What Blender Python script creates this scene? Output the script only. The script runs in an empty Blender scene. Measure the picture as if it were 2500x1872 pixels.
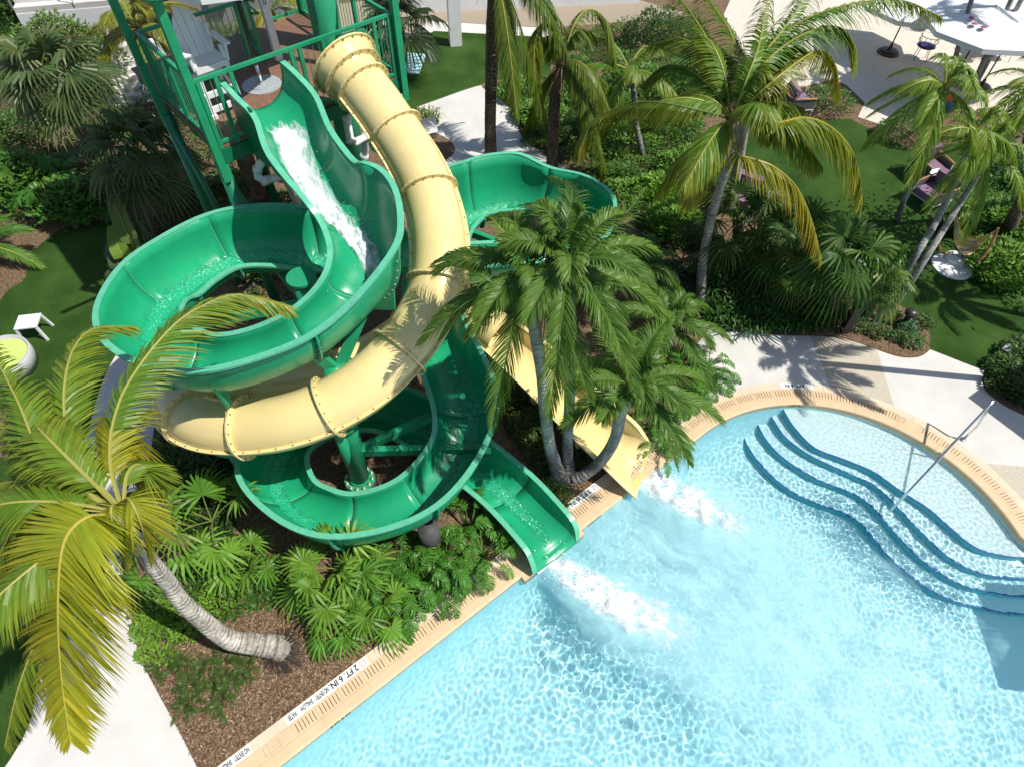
import bpy, math, random
import numpy as np
from mathutils import Vector, Matrix, noise
from mathutils.geometry import tessellate_polygon
random.seed(7)
SC = bpy.context.scene
COL = SC.collection
R = math.radians
V = Vector
PI = math.pi

# ------------------------------------------------------------------ camera
F, CX, CY, H = 1550.0, 1250.0, 936.0, 10.4            # focal length in photo pixels, centre, height in metres
_n = V((1215 - CX, 2110 - CY, F)).normalized()         # direction of the ground below, in camera axes
_up = -_n
_fy = (V((0, 0, 1)) - _up * _up.z).normalized()
_rx = _fy.cross(_up)

def at(px, py, z=0.0):
    """photo pixel -> the world point at height z that it shows"""
    d = V((px - CX, py - CY, F))
    w = V((_rx.dot(d), _fy.dot(d), _up.dot(d)))
    t = (z - H) / w.z
    return V((w.x * t, w.y * t, z))

cam = bpy.data.cameras.new('camera')
cam.sensor_width = 36.0
cam.lens = 36.0 * F / 2500.0
cam.clip_end = 500
cam.clip_start = .05
co = bpy.data.objects.new('camera', cam)
COL.objects.link(co)
Rm = Matrix((_rx, _fy, _up))
co.matrix_world = Matrix.Translation((0, 0, H)) @ Matrix((Rm.col[0], -Rm.col[1], -Rm.col[2])).transposed().to_4x4()
SC.camera = co

# crop frames used while measuring the photograph
def zA(x, y): return (200 + x / 2.6286, 400 + y / 2.6286)
def zB(x, y): return (560 + x / 2.509, 800 + y / 2.509)
def zC(x, y): return (940 + x / 3.45, 340 + y / 3.45)
def zD(x, y): return (520 + x / 4.6, 90 + y / 4.6)
K = .3865
def z1(x, y): return (x * K, y * K)
def z2(x, y): return (800 + x * K, y * K)
def z3(x, y): return (1650 + x * K, y * K)
def z4(x, y): return (x * K, 600 + y * K)
def z5(x, y): return (800 + x * K, 600 + y * K)
def z6(x, y): return (1650 + x * K, 600 + y * K)
def z7(x, y): return (x * K, 1232 + y * K)
def z8(x, y): return (800 + x * K, 1232 + y * K)
def dd(x, y): return (x * 1.1302, y * 1.1302)
def q1(x, y): return (250 + x * .1812, y * .1812)
def q2(x, y): return (600 + x * .1812, y * .1812)
def q6(x, y): return (2100 + x * .1812, 450 + y * .1812)
def q7(x, y): return (2000 + x * .2264, y * .2264)

# ------------------------------------------------------------------ objects
def link(o):
    COL.objects.link(o)
    return o

def tag(o, label, cat=None, group=None):
    o['label'] = label
    if cat: o['category'] = cat
    if group: o['group'] = group
    return o

def thing(name, label, cat, loc=(0, 0, 0), rz=0.0, group=None):
    o = link(bpy.data.objects.new(name, None))
    o.location = loc
    o.rotation_euler = (0, 0, rz)
    o.empty_display_size = .2
    return tag(o, label, cat, group)

def setting(o, kind='structure'):
    o['kind'] = kind
    return o

class MB:
    def __init__(s): s.v = []; s.f = []; s.c = []; s.col = None; s.mi = []; s.cur = 0
    def add(s, vs, fs, col=None):
        b = len(s.v)
        s.v.extend([tuple(p) for p in vs])
        s.f.extend([tuple(i + b for i in f) for f in fs]); s.mi.extend([s.cur] * len(fs))
        c = col if col is not None else (1, 1, 1)
        s.c.extend([c] * len(vs))
    def box(s, c, sx, sy, sz, ux=(1, 0, 0), uy=None, uz=None):
        ux = V(ux).normalized()
        uz = V(uz).normalized() if uz is not None else V((0, 0, 1))
        uy = V(uy).normalized() if uy is not None else uz.cross(ux).normalized()
        uz = ux.cross(uy).normalized()
        c = V(c)
        vs = [c + ux * (sx / 2 * a) + uy * (sy / 2 * b) + uz * (sz / 2 * d) for d in (-1, 1) for b in (-1, 1) for a in (-1, 1)]
        s.add(vs, [(0, 2, 3, 1), (4, 5, 7, 6), (0, 1, 5, 4), (2, 6, 7, 3), (0, 4, 6, 2), (1, 3, 7, 5)])
        return s
    def bar(s, a, b, w, h=None, up=(0, 0, 1)):
        a, b = V(a), V(b)
        d = b - a
        h = h or w
        u = V(up)
        if abs(d.normalized().dot(u)) > .98: u = V((1, 0, 0))
        side = u.cross(d).normalized()
        return s.box((a + b) / 2, d.length, w, h, d, side)
    def loft(s, rows, close=False, cap=False, col=None):
        n = len(rows[0])
        vs = [p for r in rows for p in r]
        fs = []
        m = n if close else n - 1
        for i in range(len(rows) - 1):
            for j in range(m):
                k = (j + 1) % n
                fs.append((i * n + j, i * n + k, (i + 1) * n + k, (i + 1) * n + j))
        if cap and close:
            fs.append(tuple(range(n - 1, -1, -1)))
            fs.append(tuple((len(rows) - 1) * n + j for j in range(n)))
        s.add(vs, fs, col)
        return s
    def tube(s, pts, r, n=8, cap=True, col=None):
        pts = [V(p) for p in pts]
        rs = r if isinstance(r, (list, tuple)) else [r] * len(pts)
        rows = []
        nrm = None
        for i, p in enumerate(pts):
            t = (pts[min(i + 1, len(pts) - 1)] - pts[max(i - 1, 0)]).normalized()
            if nrm is None:
                nrm = t.orthogonal().normalized()
            else:
                nrm = (nrm - t * nrm.dot(t)).normalized()
            b = t.cross(nrm)
            rows.append([p + (nrm * math.cos(2 * PI * k / n) + b * math.sin(2 * PI * k / n)) * rs[i] for k in range(n)])
        return s.loft(rows, True, cap, col)
    def lathe(s, c, prof, n=24, axis=(0, 0, 1), col=None):
        c = V(c); ax = V(axis).normalized(); o = ax.orthogonal().normalized(); b = ax.cross(o)
        rows = [[c + ax * h + (o * math.cos(2 * PI * k / n) + b * math.sin(2 * PI * k / n)) * r for k in range(n)] for r, h in prof]
        return s.loft(rows, True, True, col)
    def prism(s, poly, z0, z1):
        n = len(poly)
        tri = tessellate_polygon([[V((p[0], p[1], 0)) for p in poly]])
        s.add([(p[0], p[1], z1) for p in poly], [tuple(t) for t in tri])
        s.add([(p[0], p[1], z0) for p in poly] + [(p[0], p[1], z1) for p in poly], [(i, (i + 1) % n, n + (i + 1) % n, n + i) for i in range(n)])
        return s
    def build(s, name, mat, parent=None, smooth=False, label=None, local=False, flat_angle=None):
        me = bpy.data.meshes.new(name)
        off = V((0, 0, 0))
        me.from_pydata(s.v, [], s.f)
        if s.col:
            a = me.color_attributes.new('col', 'FLOAT_COLOR', 'POINT')
            arr = np.ones((len(s.v), 4), dtype=np.float32)
            arr[:, :3] = np.array(s.c, dtype=np.float32)
            a.data.foreach_set('color', arr.ravel())
        if smooth:
            me.polygons.foreach_set('use_smooth', [True] * len(me.polygons))
        for m in (mat if isinstance(mat, (list, tuple)) else [mat]):
            me.materials.append(m)
        if any(s.mi) and len(s.mi) == len(me.polygons): me.polygons.foreach_set('material_index', s.mi)
        me.update()
        o = link(bpy.data.objects.new(name, me))
        if parent is not None:
            o.parent = parent
            if not local:
                o.matrix_parent_inverse = base_matrix(parent).inverted()
        if label: o['label'] = label
        return o

def base_matrix(o):
    m = Matrix.Translation(o.location) @ o.rotation_euler.to_matrix().to_4x4()
    if o.parent: m = base_matrix(o.parent) @ o.matrix_parent_inverse @ m
    return m

def copy_tree(o, parent=None):
    c = o.copy(); link(c)
    if parent is not None: c.parent = parent
    for ch in list(o.children): copy_tree(ch, c)
    return c

def spline(pts, n):
    """Catmull-Rom through pts, n samples"""
    pts = [V(p) for p in pts]
    if len(pts) == 2:
        return [pts[0].lerp(pts[1], i / (n - 1)) for i in range(n)]
    P = [pts[0] * 2 - pts[1]] + pts + [pts[-1] * 2 - pts[-2]]
    out = []
    for i in range(n):
        u = i / (n - 1) * (len(pts) - 1)
        k = min(int(u), len(pts) - 2); t = u - k
        a, b, c, d = P[k], P[k + 1], P[k + 2], P[k + 3]
        out.append(.5 * ((2 * b) + (c - a) * t + (2 * a - 5 * b + 4 * c - d) * t * t + (3 * b - a - 3 * c + d) * t ** 3))
    return out

# ------------------------------------------------------------------ materials
def M(name, col, rough=.5, var=0.0, vs=4.0, bump=0.0, bs=60.0, metal=0.0, spec=.5, coat=0.0, col2=None, detail=6):
    m = bpy.data.materials.new(name); m.use_nodes = True
    nt = m.node_tree; b = nt.nodes['Principled BSDF']
    b.inputs['Roughness'].default_value = rough
    b.inputs['Metallic'].default_value = metal
    b.inputs['Specular IOR Level'].default_value = spec
    b.inputs['Coat Weight'].default_value = coat
    b.inputs['Coat Roughness'].default_value = .06
    c = (*col, 1)
    b.inputs['Base Color'].default_value = c
    tc = nt.nodes.new('ShaderNodeTexCoord')
    if var or col2:
        nz = nt.nodes.new('ShaderNodeTexNoise'); nz.inputs['Scale'].default_value = vs; nz.inputs['Detail'].default_value = detail
        nz.inputs['Roughness'].default_value = .65
        nt.links.new(tc.outputs['Object'], nz.inputs['Vector'])
        rp = nt.nodes.new('ShaderNodeValToRGB')
        rp.color_ramp.elements[0].position = .34; rp.color_ramp.elements[1].position = .66
        c2 = col2 or tuple(min(1, x * (1 + var)) for x in col)
        c1 = col if col2 else tuple(x * (1 - var) for x in col)
        rp.color_ramp.elements[0].color = (*c1, 1); rp.color_ramp.elements[1].color = (*c2, 1)
        nt.links.new(nz.outputs['Fac'], rp.inputs['Fac'])
        nt.links.new(rp.outputs['Color'], b.inputs['Base Color'])
    if bump:
        n2 = nt.nodes.new('ShaderNodeTexNoise'); n2.inputs['Scale'].default_value = bs; n2.inputs['Detail'].default_value = 4
        nt.links.new(tc.outputs['Object'], n2.inputs['Vector'])
        bp = nt.nodes.new('ShaderNodeBump'); bp.inputs['Strength'].default_value = bump; bp.inputs['Distance'].default_value = .02
        nt.links.new(n2.outputs['Fac'], bp.inputs['Height']); nt.links.new(bp.outputs['Normal'], b.inputs['Normal'])
    return m

def leaf_mat(name, rough=.35, trans=.3, spec=.5):
    m = bpy.data.materials.new(name); m.use_nodes = True
    nt = m.node_tree; b = nt.nodes['Principled BSDF']; out = nt.nodes['Material Output']
    at_ = nt.nodes.new('ShaderNodeAttribute'); at_.attribute_name = 'col'
    nt.links.new(at_.outputs['Color'], b.inputs['Base Color'])
    b.inputs['Roughness'].default_value = rough; b.inputs['Specular IOR Level'].default_value = spec
    tr = nt.nodes.new('ShaderNodeBsdfTranslucent')
    mx = nt.nodes.new('ShaderNodeMixShader'); mx.inputs[0].default_value = trans
    g = nt.nodes.new('ShaderNodeMix'); g.data_type = 'RGBA'; g.blend_type = 'MULTIPLY'; g.inputs[0].default_value = 1
    g.inputs[7].default_value = (1.25, 1.35, .45, 1)
    nt.links.new(at_.outputs['Color'], g.inputs[6]); nt.links.new(g.outputs[2], tr.inputs['Color'])
    nt.links.new(b.outputs[0], mx.inputs[1]); nt.links.new(tr.outputs[0], mx.inputs[2]); nt.links.new(mx.outputs[0], out.inputs[0])
    return m

LEAF = leaf_mat('palm_leaf', .42, .3, .35)
LEAFG = leaf_mat('glossy_leaf', .42, .28, .28)
GREEN = M('green_fibreglass', (.012, .30, .138), .2, .12, 1.0, coat=.06)
GREENRIM = M('green_rim', (.105, .43, .27), .28, .10, 9)  # lips paler than the channel: sunlit sky sheen and weathering put into the colour
GPAINT = M('green_paint', (.018, .27, .125), .32, .10, 2)
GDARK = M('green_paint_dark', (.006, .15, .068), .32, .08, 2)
YEL = M('yellow_fibreglass', (.74, .595, .27), .17, .06, 1.0, coat=.3)
BOLT = M('bolt_steel', (.30, .22, .11), .4, metal=.6)
STEEL = M('stainless_steel', (.75, .75, .75), .14, metal=1)
PVC = M('white_pvc', (.66, .68, .68), .35, .08, 6)
WHITE = M('white_paint', (.74, .75, .75), .4, .04, 4)
CANVAS = M('white_canvas', (.76, .76, .77), .8, .03, 8)
CONC = M('white_concrete', (.57, .55, .515), .85, .09, .9, .15, 260)
CONCB = M('beige_exposed_concrete', (.47, .42, .33), .85, .3, 90, .2, 200)
COPE = M('tan_coping', (.60, .44, .265), .6, .05, 3, .05, 150)
COPEL = M('cream_coping', (.62, .505, .37), .6, .05, 3, .05, 150)
GROOVE = M('dark_groove', (.09, .055, .03), .8)
GROUT = M('grout', (.42, .33, .22), .8)
DECK = M('brown_decking', (.205, .108, .068), .6, .2, 12, .1, 60)
GREYW = M('grey_wall', (.30, .30, .29), .8, .06, 2)
BLACK = M('black_lettering', (.012, .012, .014), .5)
REDL = M('red_marking', (.5, .05, .04), .5)
ANCHOR = M('anchor_bolts', (.55, .52, .42), .35, metal=.6)
BROWN = M('brown_metal', (.055, .035, .024), .4, metal=.3)
MAUVE = M('mauve_cushion', (.22, .125, .19), .85, .08, 20)
TEAK = M('teak_wood', (.42, .21, .085), .5, .25, 14)
RATTAN = M('grey_weave', (.10, .09, .085), .7, .3, 90)
TEAL = M('teal_plastic', (.01, .12, .17), .4)
ORANGE = M('orange_fabric', (.75, .12, .02), .7)
LIME = M('lime_cushion', (.50, .64, .16), .8)
GREYM = M('grey_metal', (.28, .29, .30), .5, metal=.4)
DKGREY = M('dark_grey_concrete', (.055, .055, .055), .7, .2, 20)
GLASS = M('pale_glass', (.35, .55, .50), .1)
NAVY = M('navy_sign', (.01, .03, .05), .4)

def worn(m, lo, hi, sc):
    nt = m.node_tree; b = nt.nodes['Principled BSDF']; tc = nt.nodes.new('ShaderNodeTexCoord'); nz = nt.nodes.new('ShaderNodeTexNoise')
    nz.inputs['Scale'].default_value = sc; nz.inputs['Detail'].default_value = 8; nz.inputs['Roughness'].default_value = .7
    mr = nt.nodes.new('ShaderNodeMapRange'); mr.inputs[1].default_value = .35; mr.inputs[2].default_value = .7; mr.inputs[3].default_value = lo; mr.inputs[4].default_value = hi
    nt.links.new(tc.outputs['Object'], nz.inputs['Vector']); nt.links.new(nz.outputs['Fac'], mr.inputs[0]); nt.links.new(mr.outputs[0], b.inputs['Roughness'])
worn(GREEN, .20, .42, 2.6); worn(YEL, .13, .32, 2.2); worn(GPAINT, .25, .5, 4)

def lawn_mat():
    m = M('turf', (.024, .07, .010), .9, .0)
    nt = m.node_tree; b = nt.nodes['Principled BSDF']; tc = nt.nodes.new('ShaderNodeTexCoord')
    n1 = nt.nodes.new('ShaderNodeTexNoise'); n1.inputs['Scale'].default_value = 75; n1.inputs['Detail'].default_value = 5
    n2 = nt.nodes.new('ShaderNodeTexNoise'); n2.inputs['Scale'].default_value = 1.1; n2.inputs['Detail'].default_value = 5
    mm = nt.nodes.new('ShaderNodeMath'); mm.operation = 'ADD'
    r = nt.nodes.new('ShaderNodeValToRGB')
    r.color_ramp.elements[0].position = .72; r.color_ramp.elements[0].color = (.014, .042, .004, 1)
    r.color_ramp.elements[1].position = 1.28; r.color_ramp.elements[1].color = (.055, .12, .020, 1)
    for n in (n1, n2): nt.links.new(tc.outputs['Object'], n.inputs['Vector'])
    nt.links.new(n1.outputs['Fac'], mm.inputs[0]); nt.links.new(n2.outputs['Fac'], mm.inputs[1])
    md = nt.nodes.new('ShaderNodeMath'); md.operation = 'MULTIPLY'; md.inputs[1].default_value = .5
    nt.links.new(mm.outputs[0], md.inputs[0])
    r.color_ramp.elements[0].position = .36; r.color_ramp.elements[1].position = .64
    nt.links.new(md.outputs[0], r.inputs[0]); nt.links.new(r.outputs[0], b.inputs['Base Color'])
    bp = nt.nodes.new('ShaderNodeBump'); bp.inputs['Strength'].default_value = .9; bp.inputs['Distance'].default_value = .03
    nt.links.new(n1.outputs['Fac'], bp.inputs['Height']); nt.links.new(bp.outputs[0], b.inputs['Normal'])
    b.inputs['Specular IOR Level'].default_value = .15
    return m
TURF = lawn_mat()

def mulch_mat():
    m = M('bark_mulch', (.1, .06, .03), .95)
    nt = m.node_tree; b = nt.nodes['Principled BSDF']; tc = nt.nodes.new('ShaderNodeTexCoord')
    v = nt.nodes.new('ShaderNodeTexVoronoi'); v.inputs['Scale'].default_value = 42
    mp = nt.nodes.new('ShaderNodeMapping'); mp.inputs['Scale'].default_value = (1, 1.0, 1)
    nz = nt.nodes.new('ShaderNodeTexNoise'); nz.inputs['Scale'].default_value = 14; nz.inputs['Detail'].default_value = 6
    vm = nt.nodes.new('ShaderNodeMix'); vm.data_type = 'RGBA'; vm.blend_type = 'LINEAR_LIGHT'; vm.inputs[0].default_value = .12
    nt.links.new(tc.outputs['Object'], mp.inputs['Vector']); nt.links.new(tc.outputs['Object'], nz.inputs['Vector'])
    nt.links.new(mp.outputs[0], vm.inputs[6]); nt.links.new(nz.outputs['Color'], vm.inputs[7])
    nt.links.new(vm.outputs[2], v.inputs['Vector'])
    r = nt.nodes.new('ShaderNodeValToRGB')
    r.color_ramp.elements[0].color = (.095, .058, .033, 1); r.color_ramp.elements[1].color = (.44, .30, .19, 1)
    sp = nt.nodes.new('ShaderNodeSeparateColor')
    nt.links.new(v.outputs['Color'], sp.inputs[0]); nt.links.new(sp.outputs[0], r.inputs[0]); nt.links.new(r.outputs[0], b.inputs['Base Color'])
    bp = nt.nodes.new('ShaderNodeBump'); bp.inputs['Strength'].default_value = 1; bp.inputs['Distance'].default_value = .03
    nt.links.new(v.outputs['Distance'], bp.inputs['Height']); nt.links.new(bp.outputs[0], b.inputs['Normal'])
    b.inputs['Specular IOR Level'].default_value = .1
    return m
MULCH = mulch_mat()

def trunk_mat(name, a, bcol, scale=7.0, ring=26.0):
    m = M(name, a, .85)
    nt = m.node_tree; b = nt.nodes['Principled BSDF']; tc = nt.nodes.new('ShaderNodeTexCoord')
    at_ = nt.nodes.new('ShaderNodeAttribute'); at_.attribute_name = 'col'
    nz = nt.nodes.new('ShaderNodeTexNoise'); nz.inputs['Scale'].default_value = 22; nz.inputs['Detail'].default_value = 6
    nt.links.new(tc.outputs['Object'], nz.inputs['Vector'])
    r = nt.nodes.new('ShaderNodeValToRGB'); r.color_ramp.elements[0].position = .35; r.color_ramp.elements[1].position = .6
    r.color_ramp.elements[0].color = (*bcol, 1); r.color_ramp.elements[1].color = (*a, 1)
    nt.links.new(nz.outputs['Fac'], r.inputs[0])
    mx = nt.nodes.new('ShaderNodeMix'); mx.data_type = 'RGBA'; mx.blend_type = 'MULTIPLY'; mx.inputs[0].default_value = 1
    nt.links.new(r.outputs[0], mx.inputs[6]); nt.links.new(at_.outputs['Color'], mx.inputs[7])
    nt.links.new(mx.outputs[2], b.inputs['Base Color'])
    bp = nt.nodes.new('ShaderNodeBump'); bp.inputs['Strength'].default_value = .5; bp.inputs['Distance'].default_value = .02
    nt.links.new(nz.outputs['Fac'], bp.inputs['Height']); nt.links.new(bp.outputs[0], b.inputs['Normal'])
    return m
BARKG = trunk_mat('grey_palm_bark', (.60, .56, .49), (.34, .30, .24))
BARKP = trunk_mat('pale_smooth_bark', (.42, .42, .38), (.27, .28, .24))
BARKD = trunk_mat('brown_fibre_bark', (.20, .15, .10), (.07, .05, .03))
BARKM = trunk_mat('mottled_grey_bark', (.36, .36, .35), (.14, .14, .14))

def foam_mat():
    m = M('white_foam', (.66, .72, .74), .5)
    nt = m.node_tree; b = nt.nodes['Principled BSDF']; out = nt.nodes['Material Output']
    at_ = nt.nodes.new('ShaderNodeAttribute'); at_.attribute_name = 'col'
    tc = nt.nodes.new('ShaderNodeTexCoord')
    nz = nt.nodes.new('ShaderNodeTexNoise'); nz.inputs['Scale'].default_value = 8; nz.inputs['Detail'].default_value = 9; nz.inputs['Roughness'].default_value = .66
    sp = nt.nodes.new('ShaderNodeSeparateColor'); nt.links.new(at_.outputs['Color'], sp.inputs[0])
    cb = nt.nodes.new('ShaderNodeCombineXYZ'); nt.links.new(sp.outputs[1], cb.inputs[0]); nt.links.new(sp.outputs[2], cb.inputs[1]); nt.links.new(cb.outputs[0], nz.inputs['Vector'])
    a1 = nt.nodes.new('ShaderNodeMath'); a1.operation = 'ADD'; gn = nt.nodes.new('ShaderNodeMath'); gn.operation = 'MULTIPLY_ADD'; gn.inputs[1].default_value = 1.6; gn.inputs[2].default_value = -.32; nt.links.new(nz.outputs['Fac'], gn.inputs[0]); nt.links.new(gn.outputs[0], a1.inputs[0]); nt.links.new(sp.outputs[0], a1.inputs[1])
    mr = nt.nodes.new('ShaderNodeMapRange'); mr.inputs[1].default_value = .82; mr.inputs[2].default_value = 1.38; mr.inputs[3].default_value = 0; mr.inputs[4].default_value = 1
    nt.links.new(a1.outputs[0], mr.inputs[0])
    tr = nt.nodes.new('ShaderNodeBsdfTransparent'); mx = nt.nodes.new('ShaderNodeMixShader')
    nt.links.new(mr.outputs[0], mx.inputs[0]); nt.links.new(tr.outputs[0], mx.inputs[1]); nt.links.new(b.outputs[0], mx.inputs[2]); nt.links.new(mx.outputs[0], out.inputs[0])
    b.inputs['Subsurface Weight'].default_value = 0
    return m
FOAM = foam_mat()
HAZE = foam_mat(); HAZE.name = 'bubble_haze'
for _n in HAZE.node_tree.nodes:
    if _n.type == 'TEX_NOISE': _n.inputs['Scale'].default_value = 3.0; _n.inputs['Detail'].default_value = 7; _n.inputs['Roughness'].default_value = .62
    if _n.type == 'MAP_RANGE': _n.inputs[1].default_value = .50; _n.inputs[2].default_value = 1.8; _n.inputs[4].default_value = .85
for _n in HAZE.node_tree.nodes:
    if _n.type == 'MATH' and _n.operation == 'MULTIPLY_ADD': _n.inputs[1].default_value = 1.7; _n.inputs[2].default_value = -.35
HAZE.node_tree.nodes['Principled BSDF'].inputs['Base Color'].default_value = (.40, .70, .75, 1)

# ------------------------------------------------------------------ pool geometry
ED = V((.766, .643, 0)).normalized(); EN = V((-ED.y, ED.x, 0))
PC = V((5.85, 4.345, 0)); PR = 3.22
PT = PC + EN * PR
A0 = math.atan2(EN.y, EN.x)
SARC = PR * (A0 - .15)
def pool(s, off=0.0, z=0.0):
    """a point s metres along the pool edge (0 where the straight edge meets the round end), off metres outside the water"""
    if s <= 0:
        p = PT + ED * s + EN * off
    elif s <= SARC:
        a = A0 - s / PR
        p = PC + V((math.cos(a), math.sin(a), 0)) * (PR + off)
    else:
        a = A0 - SARC / PR
        n = V((math.cos(a), math.sin(a), 0)); t = V((.6, -.8, 0))
        p = PC + n * (PR + off) + t * (s - SARC)
    return V((p.x, p.y, z))
def s_of(px, py, off=.44):
    p = at(px, py, .03)
    return min((k * .02 for k in range(-600, 500)), key=lambda s: (pool(s, off, .03) - p).length)
S0, S1 = -11.0, SARC + 5
def srange(a, b, step=.12): 
    n = max(2, int((b - a) / step) + 1)
    return [a + (b - a) * i / (n - 1) for i in range(n)]
outline = [pool(s) for s in srange(S0, S1, .15)]
back = [V((outline[-1].x - 1, -9, 0)), V((outline[0].x, -9, 0))]

# ------------------------------------------------------------------ ground, lawns, paths
big = [V((-70, -40, 0)), V((70, -40, 0)), V((70, 110, 0)), V((-70, 110, 0))]
hole = [pool(s, .02) for s in srange(S0, S1, .15)] + back
tri = tessellate_polygon([big, list(reversed(hole))])
g = MB(); g.add(big + list(reversed(hole)), [tuple(t) for t in tri])
ground = setting(g.build('ground', MULCH))

def sheet(name, poly, z, mat, pix=True):
    mb = MB()
    pts = [at(p[0], p[1], z) if pix else V((p[0], p[1], z)) for p in poly]
    if sum(a.x * b.y - b.x * a.y for a, b in zip(pts, pts[1:] + pts[:1])) < 0: pts.reverse()
    t = tessellate_polygon([pts])
    mb.add(pts, [tuple(i) for i in t])
    n = len(pts)
    mb.add([V((p.x, p.y, -.03)) for p in pts] + pts, [(i, (i + 1) % n, n + (i + 1) % n, n + i) for i in range(n)])
    return setting(mb.build(name, mat))

def smooth_px(pts, n):
    return [(p.x, p.y) for p in spline([V((a, b, 0)) for a, b in pts], n)]

# bottom left: white path curving up, lawn beside it
edge_r = smooth_px([(490, 1890), (440, 1790), (385, 1690), (340, 1600), (322, 1520), (300, 1440), (300, 1350), (340, 1230), (365, 1120), (380, 1020), (400, 930), (440, 860)], 40)
edge_l = smooth_px([(330, 800), (275, 880), (240, 960), (215, 1060), (190, 1180), (150, 1300), (120, 1450), (100, 1560), (88, 1680), (70, 1770), (20, 1860), (-10, 1890)], 40)
sheet('path', edge_r + edge_l, .012, CONC)
sheet('lawn', [(-10, 1895), (20, 1862), (72, 1770), (90, 1680), (102, 1565), (122, 1450), (152, 1300), (192, 1180), (-100, 1080), (-500, 1100), (-500, 1895)], .006, TURF)
sheet('lawn', smooth_px([(70, 620), (150, 560), (240, 540), (330, 560), (360, 700), (330, 800), (275, 880), (240, 960), (210, 1060), (120, 1080), (0, 1000), (-60, 850), (10, 720), (60, 680), (70, 620)], 60), .006, TURF)
# middle: lawn, path and the strips beyond it
sheet('lawn', [(985, 235), (970, 110), (1060, 75), (1345, 92), (1345, 190), (1200, 195), (1160, 212), (1020, 262), (1000, 300)], .006, TURF)
sheet('path', smooth_px([(1018, 262), (1160, 212), (1180, 217), (1225, 245), (1262, 285), (1266, 320), (1290, 350), (1340, 385), (1390, 415)], 24) + [(1300, 520), (1080, 440)] + smooth_px([(1080, 400), (1110, 372), (1105, 350), (1085, 335), (1060, 322), (1040, 300)], 14), .012, CONC)
sheet('path', [(975, 116), (1045, 52), (1350, 70), (1350, 92), (1060, 76)], .010, CONC)
sheet('patio', [(700, 150), (760, 20), (1345, -60), (1700, 40), (1345, 68), (1045, 52), (975, 112)], .004, M('tan_paving', (.30, .245, .18), .9, .15, 60, .1, 150))
# right: pool deck
SPX = s_of(*z6(150, 1120), 0.0)
deck_edge = [pool(s, .50, .012) for s in srange(s_of(*z6(160, 960), .5), S1, .15)]
up = [at(*p, .012) for p in smooth_px([z6(150, 860), z6(100, 700), z6(200, 540), z6(270, 480), z6(380, 490), z6(500, 545), z6(640, 565), z6(850, 570), z6(1000, 580), z6(1120, 605), z6(1250, 650), z6(1400, 700), z6(1500, 707), z6(1560, 692), z6(1608, 656)], 50)]
up += [at(*p, .012) for p in [z6(1950, 790)] + smooth_px([z6(1932, 850), z6(1960, 920), z6(2060, 1000), z6(2199, 1070), z6(2500, 1180)], 20)]
sheet('pool_deck', [(p.x, p.y) for p in up] + [(22, 2), (16, -8)] + [(p.x, p.y) for p in reversed(deck_edge)], .012, CONC, False)
pan = [at(*z6(850, 571), .016), at(*z6(1270, 657), .016)]
ss = [s_of(*z6(985, 889), .53), s_of(*z6(1385, 1000), .53)]
sheet('pool_deck', [(p.x, p.y) for p in [pan[0], at(*z6(1000, 582)), at(*z6(1120, 607)), pan[1]]] + [(pool(ss[1] + (ss[0] - ss[1]) * i / 12, .53).x, pool(ss[1] + (ss[0] - ss[1]) * i / 12, .53).y) for i in range(13)], .016, CONCB, False)
s3 = s_of(*z6(1960, 1365), .53)
sheet('pool_deck', [(pool(s3, .53).x, pool(s3, .53).y), (at(*z6(2199, 1395)).x, at(*z6(2199, 1395)).y), (16, 3), (15, -6)] + [(pool(s, .53).x, pool(s, .53).y) for s in [s3 + 4 - i * .2 for i in range(20)]], .016, CONCB, False)
# right lawn and terrace
sheet('lawn', [z6(1610, 660), z6(1590, 560), z6(1500, 440), z6(1250, 340), z6(1080, 320), z6(1000, 200), z6(600, -200), z6(100, -350), z6(50, -500), z6(300, -750), z6(700, -800), z6(1100, -800), z6(1500, -600), z6(2100, -700), z6(2800, -100), z6(2700, 500), z6(2199, 560), z6(2060, 680), z6(1950, 785)], .006, TURF)
sheet('terrace', [z3(600, 640), z3(760, 560), z3(1000, 500), z3(1080, 540), z3(1195, 650), z3(1150, 740), z3(1300, 790), z3(1350, 820), z3(1420, 730), z3(1800, 700), z3(2300, 760), z3(3000, 800), z3(2800, -500), z3(500, -350), z3(300, 100)], .012, M('cream_terrace', (.58, .53, .44), .85, .07, 3, .1, 200))

sheet('lawn', [(-68, 31), (68, 31), (68, 108), (-68, 108)], .006, TURF, False)
sheet('lawn', [(-68, -38), (-16, -38), (-16, 30.5), (-68, 30.5)], .006, TURF, False)
sheet('lawn', [(26, -38), (68, -38), (68, 30.5), (26, 30.5)], .006, TURF, False)
def disc_px(px, py, rx, ry, n=20, seed=0):
    rnd = random.Random(seed)
    return [(px + rx * math.cos(2 * PI * k / n) * rnd.uniform(.93, 1.07), py + ry * math.sin(2 * PI * k / n) * rnd.uniform(.93, 1.07)) for k in range(n)]
sheet('planting_bed', smooth_px([z6(850, 565), z6(1000, 575), z6(1250, 645), z6(1400, 697), z6(1500, 702), z6(1560, 688), z6(1600, 640), z6(1605, 560), z6(1560, 470), z6(1420, 380), z6(1250, 345), z6(1080, 325), z6(950, 420), z6(850, 565)], 60), .018, MULCH)

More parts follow.
